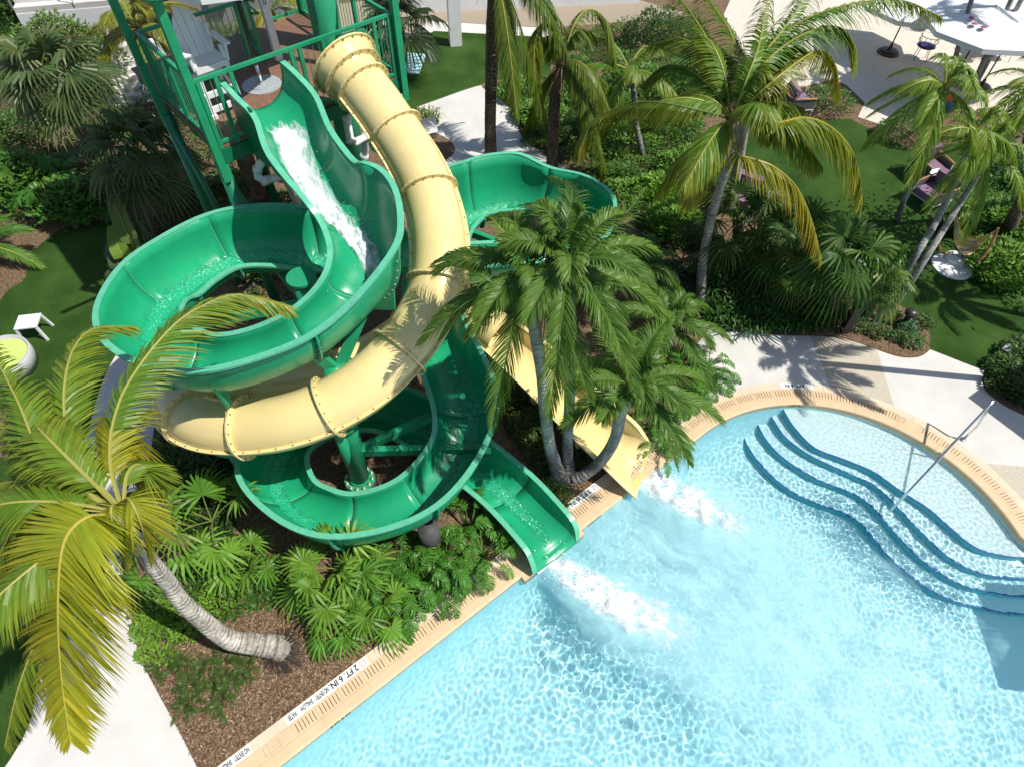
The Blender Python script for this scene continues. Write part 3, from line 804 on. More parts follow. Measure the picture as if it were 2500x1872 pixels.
# white label plate on the lip of the exit
def text(name, body, size, origin, X, Y, mat, parent=None, ext=.001, align='LEFT', sx=1.0, fit=None):
    cu = bpy.data.curves.new(name, 'FONT'); cu.body = body; cu.size = size; cu.extrude = ext; cu.align_x = align; cu.offset = .03 * size
    o = bpy.data.objects.new(name, cu); link(o)
    bpy.context.view_layer.update()
    me = bpy.data.meshes.new_from_object(o.evaluated_get(bpy.context.evaluated_depsgraph_get()))
    bpy.data.objects.remove(o)
    if fit:
        xs = [v.co.x for v in me.vertices]; sx = fit / (max(xs) - min(xs))
    X = V(X).normalized() ; Y = V(Y).normalized(); Z = X.cross(Y)
    mt = Matrix.Translation(origin) @ Matrix((X, Y, Z)).transposed().to_4x4() @ Matrix.Diagonal((sx, 1, 1, 1))
    me.transform(mt)
    me.materials.clear(); me.materials.append(mat)
    o = link(bpy.data.objects.new(name, me))
    if parent is not None:
        o.parent = parent; o.matrix_parent_inverse = base_matrix(parent).inverted()
    return o
a = at(*zB(1885, 1500), .035); b = at(*zB(1965, 1430), .035)
m = MB(); m.box((a + b) / 2, (b - a).length, .075, .02, b - a, None); pl = m.build('label_plate', WHITE, slide)
X_ = (b - a).normalized()
m = MB(); m.box(a.lerp(b, .22) + V((0, 0, .012)), .03, .03, .006, X_); m.build('emblem', ORANGE, pl)
m = MB()
for k in (-1, 1): m.box(a.lerp(b, .62) + V((-X_.y, X_.x, 0)) * .014 * k + V((0, 0, .0125)), .11, .008, .004, X_)
m.build('lettering', GREYM, pl)

# ------------------------------------------------------------------ yellow tube
YC = [at(872, 196, 5.0), at(918, 255, 4.78), at(965, 322, 4.5), at(1012, 395, 4.25), at(1046, 470, 4.0), at(1072, 580, 3.7), at(1070, 690, 3.4), at(1040, 765, 3.15), at(988, 845, 2.9), at(910, 925, 2.7), at(820, 985, 2.5), at(720, 1025, 2.32), at(618, 1043, 2.15), at(525, 1040, 2.02), at(470, 1018, 1.93), at(440, 985, 1.83), at(470, 952, 1.74), at(545, 948, 1.66), at(640, 950, 1.56), at(740, 940, 1.46), at(840, 908, 1.36), at(930, 860, 1.26), at(1010, 805, 1.15), at(1090, 775, 1.04), at(1179, 793, .95), at(1225, 825, .90)]
TR = .43
tube = thing('tube_slide', 'yellow closed tube curling down and ending in an open flume', 'water slide', at(618, 1045, 0))
YN = (len(YC) - 1) * 6 + 1
yp = spline(YC, YN)
def yframe(i):
    t = (yp[min(i + 1, YN - 1)] - yp[max(i - 1, 0)]).normalized()
    s_ = t.cross(V((0, 0, 1))).normalized(); return t, s_, s_.cross(t)
def ring(p, s_, n_, r, n=28): return [p + (s_ * math.cos(2 * PI * k / n) + n_ * math.sin(2 * PI * k / n)) * r for k in range(n)]
YB = [2, 12, 24, 36, 49, 61, 73, 84, 95, 107, 119, 131, YN - 1]
for a, b in zip([0] + YB[:-1], YB):
    rows = []
    for i in range(a, b + 1):
        t, s_, n_ = yframe(i); rows.append(ring(yp[i], s_, n_, TR))
    m = MB(); m.loft(rows, True)
    rows2 = [[p + (q - p) * .97 for p, q in zip(r_, [yp[a + k]] * 28)] for k, r_ in enumerate(rows)]
    m.loft(rows2, True)
    sec = m.build('tube_section', YEL, tube, True)
    if a >= 2:
        for sg in (1, -1):
            m = MB(); bl = MB(); rows = []; bl.cur = 1
            for i in range(a, b + 1):
                t, s_, n_ = yframe(i); w = s_ * sg
                rows.append([yp[i] + w * (TR - .02) + n_ * .012, yp[i] + w * (TR + .055) + n_ * .012, yp[i] + w * (TR + .055) - n_ * .012, yp[i] + w * (TR - .02) - n_ * .012])
                if i % 2 == 0 and a < i < b:
                    bl.lathe(yp[i] + w * (TR + .03) - n_ * .03, [(.011, 0), (.011, .06)], 6, n_)
            m.loft(rows, True, True); m.cur = 1; m.add(bl.v, bl.f); m.build('seam_flange', [YEL, BOLT], sec)
for i in YB[:-1]:
    t, s_, n_ = yframe(i); p = yp[i]
    m = MB(); m.loft([ring(p - t * .016, s_, n_, TR - .01), ring(p - t * .016, s_, n_, TR + .075), ring(p + t * .016, s_, n_, TR + .075), ring(p + t * .016, s_, n_, TR - .01)], True)
    m.cur = 1
    for k in range(20):
        a = 2 * PI * (k + .5) / 20; q = p + (s_ * math.cos(a) + n_ * math.sin(a)) * (TR + .045)
        m.lathe(q - t * .034, [(.012, 0), (.012, .068)], 6, t)
    m.build('joint_flange', [YEL, BOLT], tube)
# flared mouth on the deck
t, s_, n_ = yframe(0); p = yp[0]
m = MB(); rows = [ring(p - t * d_, s_, n_, r) for d_, r in ((0, TR), (.10, TR + .02), (.22, TR + .07), (.34, TR + .15))]; rows += [ring(p - t * d_, s_, n_, r) for d_, r in ((.345, TR + .14), (.22, TR + .05), (.1, TR), (0, TR - .02))]
m.loft(rows, True); m.build('flared_mouth', YEL, tube, True)
for d_ in (.10, .34):
    m = MB(); m.loft([ring(p - t * (d_ + .014), s_, n_, TR), ring(p - t * (d_ + .014), s_, n_, TR + .085 + d_ * .3), ring(p - t * (d_ - .014), s_, n_, TR + .085 + d_ * .3), ring(p - t * (d_ - .014), s_, n_, TR)], True); m.cur = 1
    for k in range(20):
        a = 2 * PI * (k + .5) / 20; q = p - t * d_ + (s_ * math.cos(a) + n_ * math.sin(a)) * (TR + .05 + d_ * .3); m.lathe(q - t * .034, [(.012, 0), (.012, .068)], 6, t)
    m.build('joint_flange', [YEL, BOLT], tube)
# open run down to the pool
YS = []
t, s_, n_ = yframe(YN - 1); e = yp[-1]
YS.append((e - s_ * TR + V((0, 0, .05)), e + s_ * TR + V((0, 0, .05))))
def ymid(px, py, z, w=.9, ang=None): return (px, py, z, w)
mids = [at(1290, 878, .84), at(1345, 930, .74), at(1400, 985, .66), at(1455, 1035, .60), at(1510, 1085, .52), at(1548, 1122, .36), at(1572, 1148, .11)]
mm_ = [e] + mids
for k in range(1, len(mm_)):
    d_ = mm_[min(k + 1, len(mm_) - 1)] - mm_[k - 1]; d_.z = 0; d_.normalize(); sd = V((d_.y, -d_.x, 0))
    w = np.interp(k, [1, 5, 7], [.45, .48, .54])
    YS.append((mm_[k] - sd * w + V((0, 0, .0 if k > 5 else .10)), mm_[k] + sd * w + V((0, 0, .0))))
yl = spline([a for a, b in YS], 43); yr = spline([b for a, b in YS], 43)
flume(tube, yl, yr, lambda i: float(np.interp(i, [0, 30, 38, 42], [.40, .42, .28, .06])), [0, 12, 24, 42], YEL, YEL, .075, .7, True, ('open_section', 'rim'))
YFILM = M('thin_water_on_yellow', (.82, .66, .26), .06, 0, 1, .6, 40)
m = MB(); rows = [U(yl[i], yr[i], float(np.interp(i, [0, 30, 38, 42], [.40, .42, .28, .06])), -.006, 12, .7, 1.0, 2.2) for i in range(10, 43)]
m.loft(rows); setting(m.build('running_water', YFILM, None, True), 'stuff')
a = at(*z5(1945, 1530), .035); b = at(*z5(2000, 1480), .035)
m = MB(); m.box((a + b) / 2, (b - a).length, .05, .02, b - a); pl = m.build('label_plate', WHITE, tube)
m = MB(); m.box((a + b) / 2 + V((0, 0, .0125)), (b - a).length * .7, .012, .004, b - a); m.build('lettering', GREYM, pl)
# yellow tube props
def yprop(i, r=.09):
    p = yp[i]; m = MB(); m.lathe((p.x, p.y, 0), [(r, .0), (r, p.z - TR - .05)], 20); m.build('support_column', GPAINT, tube, True)
    m = MB(); t, s_, n_ = yframe(i); m.box(p - n_ * (TR + .05), .5, .2, .05, s_, t); m.build('saddle', GPAINT, tube)
for i in (24, 61, 78, 100): yprop(i)

# ------------------------------------------------------------------ tower
ZD = 4.44
TA = at(470, 201, ZD + 1.07); TC = at(952, 35, ZD + 1.07); TB = at(330, 83, ZD + 1.07)
tu = (TC - TA).normalized(); tv = V((-tu.y, tu.x, 0))
WU = (TC - TA).length; WV = 2.05
def td(u, v, z=0.0): return V((TA.x, TA.y, 0)) + tu * u + tv * v + V((0, 0, ZD + z))
tower = thing('slide_tower', 'green steel tower with brown deck and railings', 'tower', (td(1.7, 1.4).x, td(1.7, 1.4).y, 0))
m = MB()
nb = 26; DV = 3.4
for k in range(nb):
    v0 = -.02 + DV * k / nb; v1 = v0 + DV / nb - .006
    m.box(td(WU / 2, (v0 + v1) / 2, -.02), WU + .1, v1 - v0, .04, tu)
m.build('deck', DECK, tower)
m = MB()
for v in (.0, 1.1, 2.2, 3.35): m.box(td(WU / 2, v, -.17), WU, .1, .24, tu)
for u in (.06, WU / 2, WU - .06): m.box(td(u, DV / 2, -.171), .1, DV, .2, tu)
m.build('deck_beams', GDARK, tower)
def post(u, v, z0, z1, w=.12): 
    m = MB(); m.box(td(u, v, (z0 + z1) / 2), w, w, z1 - z0, tu); return m.build('post', GPAINT, tower)
post(-.08, -.08, -.55, 2.28); post(-.12, WV + .05, -.55, 3.0); post(WU + .06, -.06, -.45, 3.0); post(WU + .06, DV, -.45, 3.0, .1)
m = MB(); p = td(-.08, -.08, 2.28); m.lathe(p, [(.19, 0), (.19, .05), (.10, .05), (.10, 1.12)], 24); m.build('roof_pipe', GPAINT, tower, True)
for k, (u, v) in enumerate(((-.9, -.3), (1.2, .1), (-.2, 1.4))):
    m = MB(); m.tube([td(-.08, -.08, 2.5), td(u, v, 2.95)], .05, 10); m.build('roof_pipe', GPAINT, tower, True)
for (u, v) in ((-.04, -.0), (-.08, WV), (WU, .0), (WU, DV), (1.75, DV)):
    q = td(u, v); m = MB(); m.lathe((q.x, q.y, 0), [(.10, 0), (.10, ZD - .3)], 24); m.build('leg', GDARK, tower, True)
q = at(806, 112, ZD); m = MB(); m.lathe((q.x, q.y, 0), [(.27, 0), (.27, ZD + 3.3)], 32); m.build('main_column', GPAINT, tower, True)
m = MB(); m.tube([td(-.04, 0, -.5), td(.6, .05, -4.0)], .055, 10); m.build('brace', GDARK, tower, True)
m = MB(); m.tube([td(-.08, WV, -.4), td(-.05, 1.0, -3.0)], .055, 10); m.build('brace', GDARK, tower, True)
def railing(a, b, posts, skip=(), z0=.06, z1=1.07, name='railing', toprail=True):
    """a, b: (u, v) ends; pickets between except inside the skip spans (fractions)"""
    A, B = td(*a), td(*b); d = B - A; L = d.length; d.normalize()
    m = MB()
    if toprail: m.bar(A + V((0, 0, z1)), B + V((0, 0, z1)), .055, .05)
    segs = []; cur = 0.0
    for s0, s1 in list(skip) + [(1.0, 1.0)]:
        if s0 > cur: segs.append((cur, s0))
        cur = s1
    for s0, s1 in segs:
        m.bar(A + d * L * s0 + V((0, 0, z0)), A + d * L * s1 + V((0, 0, z0)), .045, .05)
        n = max(1, int(L * (s1 - s0) / .105))
        for k in range(1, n):
            p = A + d * L * (s0 + (s1 - s0) * k / n)
            m.tube([p + V((0, 0, z0)), p + V((0, 0, z1))], .0075, 5, False)
    for s in posts:
        p = A + d * L * s
        m.box(p + V((0, 0, .5)), .06, .06, 1.08, d)
    return m.build(name, GPAINT, tower)
# entry of the flume and of the tube seen along the front edge
railing((0, 0), (WU, 0), (.015, .095, .165, .455, .5, .62, .9, .985), ((.14, .44), (.63, .9)))
railing((0, 0), (0, WV), (.03, .5, .97))
railing((0, WV), (1.75, WV), (.03, .45, .98))
railing((WU, 0), (WU, DV), (.02, .35, .7, .98))
railing((1.95, WV), (2.2, DV), (.03, .5, .97))
railing((2.75, DV), (WU, DV), (.03, .97))
m = MB(); 
fr = [td(.63 * WU, -.0, .0), td(.63 * WU, 0, .62), td(.70 * WU, 0, .98), td(.84 * WU, 0, .98), td(.905 * WU, 0, .62), td(.905 * WU, 0, 0)]
for a, b in zip(fr[:-1], fr[1:]): m.bar(a, b, .05, .05, tv)
m.build('tube_frame', GPAINT, tower)
m = MB(); m.tube([td(1.95, WV - .02, .85), td(2.05, WV - .1, .85), td(2.35, DV, .60)], .022, 8); m.tube([td(2.05, WV + .1, 1.0), td(2.6, DV + .4, .55)], .022, 8); m.build('handrail', GPAINT, tower, True)
# start box of the green flume (dark outer shell over the deck edge)
m = MB(); a = td(.14 * WU, .1, 0); 
m.box(td(.145 * WU, -.2, .2), .04, .75, 1.0, tu); m.build('entry_panel', GDARK, tower)
m = MB(); m.box(td(.165 * WU, .1, .42), .02, .5, .62, tu); m.build('entry_board', M('blue_board', (.01, .05, .16), .4), tower)
m = MB(); m.box(td(.3 * WU, .25, .035), 1.0, .45, .06, tu); m.build('start_plate', GREEN, tower)

m = MB(); e_ = .05; zr = 3.45
m.loft([[td(WU / 2, DV / 2, zr + .9)] * 4, [td(-e_, -e_, zr), td(WU + e_, -e_, zr), td(WU + e_, DV + e_, zr), td(-e_, DV + e_, zr)], [td(-e_, -e_, zr - .12), td(WU + e_, -e_, zr - .12), td(WU + e_, DV + e_, zr - .12), td(-e_, DV + e_, zr - .12)]], True); m.build('roof', GPAINT, tower)
for (u, v) in ((-.12, WV + .05), (WU + .06, -.06), (WU + .06, DV)):
    m = MB(); m.box(td(u, v, 3.17), .1, .1, .5, tu); m.build('post', GPAINT, tower)
# things on the deck ------------------------------------------------
def at_deck(px, py): return at(px, py, ZD)
ub = at_deck(640, 208)
par = thing('deck_parasol', 'white parasol with brown pole on round grey steel base', 'parasol', (ub.x, ub.y, ZD))
m = MB(); m.lathe((0, 0, 0), [(.345, .0), (.345, .012), (.21, .014), (.21, .026), (.06, .028), (.06, .05)], 48); m.build('base', M('brushed_grey_steel', (.42, .45, .47), .45, .08, 12, metal=.25), par, local=True)
m = MB(); m.lathe((0, 0, 0), [(.03, .03), (.03, .36)], 16); m.build('sleeve', STEEL, par, True, local=True)
m = MB(); m.lathe((0, 0, 0), [(.022, .3), (.022, 2.42)], 14); m.build('pole', BROWN, par, True, local=True)
def canopy(r, h, n=8, vent=True, sag=.06, rot=0.0):
    m = MB(); rows = []
    for k in range(9):
        f = k / 8; row = []
        for j in range(n * 4):
            a = 2 * PI * j / (n * 4) + rot; seg = (j % 4) / 4
            rr = r * f * math.cos(PI / n) / math.cos(((a - rot) % (2 * PI / n)) - PI / n)
            row.append((rr * math.cos(a), rr * math.sin(a), h * (1 - f) ** 1.0 - sag * math.sin(PI * f) - (.0 if k < 8 else 0)))
        rows.append(row)
    rows.append([(x, y, z - .14) for x, y, z in rows[-1]])
    m.loft(rows, True)
    return m
cm = canopy(1.25, .42); 
for i in range(len(cm.v)): x, y, z = cm.v[i]; cm.v[i] = (x, y, z + 1.98)
cm.build('canopy', CANVAS, par, local=True)

# life guard chair in local coordinates: x right, -y front
ch = thing('lifeguard_chair', 'tall white slatted lifeguard chair on the brown deck', 'chair', td(.62, 1.15), math.atan2(tu.y, tu.x) + .02)
m = MB()
for x in (-.27, .27):
    m.bar((x, -.38, .03), (x, .38, .03), .09, .06); m.bar((x, -.30, .05), (x * .93, -.22, 1.02), .07, .05); m.bar((x, .34, .05), (x * .93, .12, 1.25), .07, .05)
m.bar((-.27, -.29, .12), (.27, -.29, .12), .05, .09); m.bar((-.26, -.28, .36), (.26, -.28, .36), .05, .09); m.bar((-.26, .25, .45), (.26, .25, .45), .05, .09)
m.bar((-.27, -.1, .3), (-.26, .28, .55), .04, .06); m.bar((.27, -.1, .3), (.26, .28, .55), .04, .06); m.bar((-.30, -.36, .42), (-.48, -.36, .44), .06, .03)
m.build('frame', WHITE, ch, local=True)
m = MB(); m.box((0, -.06, .80), .56, .46, .03); m.box((0, -.29, .77), .56, .03, .09); m.build('seat', WHITE, ch, local=True)
m = MB()
for k in range(4):
    x0, x1 = -.25 + k * .127, -.25 + k * .127 + .119
    prof = []
    for t_ in range(9):
        x = x0 + (x1 - x0) * t_ / 8; prof.append((x, .95 + .0 + .78 * math.sqrt(max(0, 1 - (x / .30) ** 2)) - .25))
    pts = [(x0, .80)] + [(x1, .80)] + list(reversed(prof))
    rows = [[V((x, .13 + (z - .8) * .30 - d_, z)) for x, z in pts] for d_ in (0, .022)]
    m.loft(rows, True, True)
m.build('backrest', WHITE, ch, local=True)
for sx in (-1, 1):
    m = MB(); m.box((sx * .33, -.06, 1.05), .11, .56, .026); m.bar((sx * .29, -.25, .78), (sx * .31, -.27, 1.04), .07, .04); m.build('armrest', WHITE, ch, local=True)
pot = thing('planter', 'small white round planter on the deck behind the chair', 'planter', at(515, 190, ZD))
m = MB(); m.lathe((0, 0, 0), [(.10, 0), (.125, .06), (.125, .34), (.11, .36), (.11, .30)], 24); m.build('pot', M('speckled_white', (.6, .6, .6), .6, .4, 60), pot, True, local=True)
# height gauge
hg = thing('height_gauge', 'white measuring post with navy forty inch sign', 'sign', at(681, 146, ZD), math.atan2(tu.y, tu.x))
m = MB(); m.box((0, 0, .62), .13, .10, 1.24); m.build('post', WHITE, hg, local=True)
m = MB(); m.box((0, 0, 1.275), .15, .12, .06); m.build('cap', GPAINT, hg, local=True)
m = MB(); 
for a_, b_ in (((-.022, -.053, 1.1), (.022, -.053, 1.1)), ((-.022, -.053, .99), (.022, -.053, .99)), ((-.022, -.053, .99), (-.022, -.053, 1.1)), ((.022, -.053, .99), (.022, -.053, 1.1))): m.bar(a_, b_, .016, .006, (0, 1, 0))
m.build('digit', GPAINT, hg, local=True)
m = MB(); m.box((-.27, -.02, 1.17), .38, .03, .13); sg = m.build('sign_panel', NAVY, hg, local=True)
bm = base_matrix(hg)
text('lettering', '40"', .12, bm @ V((-.27, -.04, 1.125)), tu, (0, 0, 1), WHITE, sg)
m = MB(); m.box((-.38, -.04, 1.19), .02, .008, .06); m.add([(-.42, -.043, 1.16), (-.34, -.043, 1.16), (-.38, -.043, 1.115)], [(0, 1, 2)]); m.build('arrow', WHITE, sg, local=False).matrix_parent_inverse = Matrix.Identity(4)

# pipes
def pipe(label, pts, r, collars=(), lab='pipe'):
    t_ = thing('drain_pipe', label, 'pipe', pts[-1])
    m = MB(); m.tube(pts, r, 14); m.build('pipe_run', PVC, t_, True)
    for k in collars:
        a, b = V(pts[k]), V(pts[min(k + 1, len(pts) - 1)]); d_ = (b - a).normalized()
        m = MB(); m.lathe(a - d_ * .05, [(r * 1.15, 0), (r * 1.15, .1)], 16, d_); m.build('collar', PVC, t_, True)
    return t_
def z3i(x, y): return (450 + x * .1812, 250 + y * .1812)
pipe('white plastic drain pipe bent below the green flume start', [at(*z3i(840, 300), 4.35), at(*z3i(1040, 560), 4.2), at(*z3i(1100, 720), 4.1), at(*z3i(985, 900), 3.85), at(*z3i(990, 1010), 3.7), at(*z3i(1080, 1060), 3.62), at(*z3i(1330, 990), 3.55), at(*z3i(1400, 1100), 3.3), at(*z3i(1560, 1420), 2.0), at(*z3i(1700, 1700), 0)], .07, (3, 5, 6))
pipe('white plastic drain pipe with elbow under the yellow tube', [at(*zD(1490, 800), 4.1), at(*zD(1500, 900), 3.95), at(*zD(1540, 1160), 3.6), at(*zD(1590, 1190), 3.55), at(*zD(1720, 1120), 3.5), at(*zD(1700, 1340), 3.1), at(*zD(1720, 1500), 0)], .075, (1, 2, 4, 5))

# ------------------------------------------------------------------ depth markers
def ring_mark(mb, c, X, Y, r):
    m_ = []
    for rr in (r, r * .86): m_.append([c + (X * math.cos(2 * PI * k / 24) + Y * math.sin(2 * PI * k / 24)) * rr for k in range(24)])
    mb.loft(m_, True)
    a = (X + Y).normalized(); b = (X - Y).normalized()
    mb.add([c - a * r * .9 - b * .004, c - a * r * .9 + b * .004, c + a * r * .9 + b * .004, c + a * r * .9 - b * .004], [(0, 1, 2, 3)])
def marker(s0, s1, words, label, ring=True, off=.445, big=.115):
    """white tile strip from s0 (start of the reading) to s1 along the edge; letters stand with their heads to the pool"""
    mid = (s0 + s1) / 2
    t_ = thing('depth_marker', label, 'marker', pool(mid, off, .034))
    m = MB(); rows = []
    for k in range(13):
        s = s0 + (s1 - s0) * k / 12; rows.append([pool(s, off - .066, .03), pool(s, off - .066, .0375), pool(s, off + .066, .0375), pool(s, off + .066, .03)])
    m.loft(rows); m.build('white_tiles', WHITE, t_)
    for body, sa, sb, size in words:
        X = (pool(sa - .1, off) - pool(sa + .1, off)).normalized(); X = (pool(sb, off) - pool(sa, off)).normalized(); Y = V((X.y, -X.x, 0)) * -1
        o = pool(sa, off, .039) - Y * size * .36
        text('lettering', body, size, o, X, Y, BLACK, t_, .0006, 'LEFT', fit=abs(sa - sb))
    if ring:
        X = (pool(s0 - .1, off) - pool(s0 + .1, off)).normalized(); Y = V((X.y, -X.x, 0)) * -1
        m = MB(); ring_mark(m, pool(s0 - .075, off, .039), X, Y, .05); m.build('no_diving_symbol', REDL if ring == 2 else BLACK, t_)
    return t_
a_, b_ = s_of(*z8(250, 985)), s_of(*z7(1818, 1392))
marker(a_, b_, [('2 FT. 6 IN.', s_of(*z8(200, 1030)), s_of(*z8(22, 1162)), .13), ('NO ENTRY', s_of(*z8(8, 1172)), s_of(*z7(1998, 1240)), .105), ('SHALLOW', s_of(*z7(1985, 1252)), s_of(*z7(1905, 1312)), .105), ('WATER', s_of(*z7(1885, 1328)), s_of(*z7(1830, 1378)), .105)], 'white depth marker reading 2 FT. 6 IN. beside the mulch bed', 2)
a2 = s_of(*z7(1595, 1550)); d_ = a_ - s_of(*z8(8, 1172)); g_ = lambda p: a2 - .02 - (s_of(*z8(8, 1172)) - s_of(*p))
marker(a2, a2 - .85, [('NO ENTRY', a2 - .02, g_(z7(1998, 1240)), .105), ('SHALLOW', g_(z7(1985, 1252)), g_(z7(1905, 1312)), .105), ('WATER', g_(z7(1885, 1328)), g_(z7(1830, 1378)), .105)], 'white NO ENTRY SHALLOW WATER tile strip at the bottom edge', 0)
a3, b3 = s_of(*z5(1712, 1518)), s_of(*z5(1522, 1645)); marker(a3, b3, [('3 FT. 6 IN.', s_of(*z5(1665, 1550)), b3 + .02, .12)], 'white depth marker reading 3 FT. 6 IN. between the two slide exits')
a4, b4 = s_of(*z6(862, 890)), s_of(*z6(655, 880)); marker(a4, b4, [('3 FT. 6 IN.', a4 - .15, b4 + .03, .115)], 'white depth marker reading 3 FT. 6 IN. at the round pool end')
def wall_text(body, s, size, sx=1.0):
    X = (pool(s - .1, 0) - pool(s + .1, 0)).normalized() * -1
    t = pool(s + .05) - pool(s - .05); t.normalize(); n = V((t.y, -t.x, 0))
    text('waterline_lettering', body, size, pool(s, -.022, -.05), t, (0, 0, 1), BLACK, cope, .0005, 'LEFT', sx)
wall_text('2 FT 6 IN', s_of(*z7(2085, 1415), 0) , .085); wall_text('3 FT 6 IN', s_of(*(1420, 1290), 0) + .12, .085); wall_text('3 FT 6 IN', s_of(*z6(722, 1005), 0), .085)
# landing blocks where the flumes meet the edge
for (s, w, lab) in ((s_of(*zB(2000, 1400), 0), 1.35, 'tan tiled landing block under the green slide exit'),):
    m = MB(); rows = []
    for k in range(2):
        q = s - w / 2 + w * k; rows.append([pool(q, .0, -.2), pool(q, -.10, -.2), pool(q, -.10, .026), pool(q, .0, .026)])
    m.loft(rows, False, False); m.add(rows[0], [(3, 2, 1, 0)]); m.add(rows[1], [(0, 1, 2, 3)]); m.build('landing_block', COPE, cope)

# ------------------------------------------------------------------ plants
def jit(c, rnd, a=.15):
    k = 1 + rnd.uniform(-a, a); return (c[0] * k * (1 + rnd.uniform(-.12, .12)), c[1] * k, c[2] * k)
def mixc(a, b, t): return tuple(x + (y - x) * t for x, y in zip(a, b))

def frond(m, ctrl, L, n, rnd, col, tip=None, droop=.45, vee=.0, width=.034, pet=.16, rcol=None, rr=.022, la0=40, la1=25, ragged=.12):
    """pinnate leaf: rachis through ctrl, n leaflets a side up to L long"""
    N = 30; pts = spline(ctrl, N)
    rcol = rcol or ((.42, .40, .10) if col[1] > .185 or col[0] > .1 else (.12, .20, .05))
    m.tube(pts, [rr * (1 - .8 * i / (N - 1)) for i in range(N)], 5, False, rcol)
    tip = tip or col
    for k in range(n):
        s = (k + .5) / n; u = pet + (1 - pet) * s
        f = u * (N - 1); i = min(int(f), N - 2); p = pts[i].lerp(pts[i + 1], f - i)
        T = (pts[min(i + 2, N - 1)] - pts[max(i - 1, 0)]).normalized()
        S = T.cross(V((0, 0, 1)))
        if S.length < .2: S = V((1, 0, 0)) - T * T.x
        S.normalize(); Nn = S.cross(T)
        ln = L * (max(0, math.sin(PI * (.10 + .84 * s))) ** .75) * (1 - .18 * s)
        for sg in (1, -1):
            l = ln * rnd.uniform(1 - ragged, 1 + ragged * .5)
            if rnd.random() < .06: l *= rnd.uniform(.55, .9)
            if rnd.random() < ragged * .25: continue
            a = R(90 - la0 - (la1) * s * 1.1 + rnd.uniform(-4, 4))
            d = (S * sg * math.sin(a) + T * math.cos(a)).normalized(); v = vee + rnd.uniform(-.12, .12)
            d = (d + Nn * v).normalized()
            w = (T - d * T.dot(d)).normalized(); w = (w + Nn * rnd.uniform(-.5, .5)).normalized() * width * rnd.uniform(.8, 1.15)
            g = V((0, 0, -1)) * droop * l
            c0 = jit(mixc(col, tip, max(0, s - .35) * .9 * rnd.random()), rnd); c1 = mixc(c0, tip, .55 * rnd.random())
            q = [p, p + d * l * .33 + g * .10, p + d * l * .70 + g * .48, p + d * l + g]
            b = len(m.v)
            vs_ = [q[0] - w * .3, q[0] + w * .3, q[1] - w * .5, q[1] + w * .5, q[2] - w * .36, q[2] + w * .36, q[3]]
            m.v.extend([tuple(x) for x in vs_]); m.c.extend([c0] * 4 + [mixc(c0, c1, .5)] * 2 + [c1])
            m.f.extend([(b, b + 1, b + 3, b + 2), (b + 2, b + 3, b + 5, b + 4), (b + 4, b + 5, b + 6)])

def auto_ctrl(c, az, el, ln, sag=.6):
    d = V((math.cos(el) * math.cos(az), math.cos(el) * math.sin(az), math.sin(el)))
    return [c + d * ln * s + V((0, 0, -sag * ln * s * s)) for s in (0, .25, .5, .75, 1)]

def fan(m, hub, axis, nrm, r, rnd, col, tip=None, nseg=24, span=R(290), split=.4, droop=.35):
    axis = V(axis).normalized(); nrm = V(nrm); nrm = (nrm - axis * nrm.dot(axis)).normalized(); sd = nrm.cross(axis)
    tip = tip or col; half = span / nseg / 2
    for k in range(nseg):
        a = -span / 2 + span * (k + .5) / nseg
        rl = r * (.72 + .28 * math.cos(a / 2.0)) * rnd.uniform(.93, 1.05)
        d = axis * math.cos(a) + sd * math.sin(a) + nrm * .12
        tw = .10 if k % 2 else -.06; e1 = axis * math.cos(a - half) + sd * math.sin(a - half) + nrm * (.12 + tw); e2 = axis * math.cos(a + half) + sd * math.sin(a + half) + nrm * (.12 - tw)
        g = V((0, 0, -1)) * droop * rl
        c0 = jit(col, rnd, .18); c1 = mixc(c0, tip, rnd.random() * .6)
        w = (e2 - e1).normalized() * rl * .035
        vs_ = [hub, hub + e1 * rl * split, hub + e2 * rl * split, hub + d * rl * .78 - w + g * .45, hub + d * rl * .78 + w + g * .45, hub + d * rl + g * 1.1]
        b = len(m.v); m.v.extend([tuple(x) for x in vs_]); m.c.extend([c0, c0, c0, c0, c0, c1])
        m.f.extend([(b, b + 1, b + 2), (b + 1, b + 3, b + 4, b + 2), (b + 3, b + 5, b + 4)])

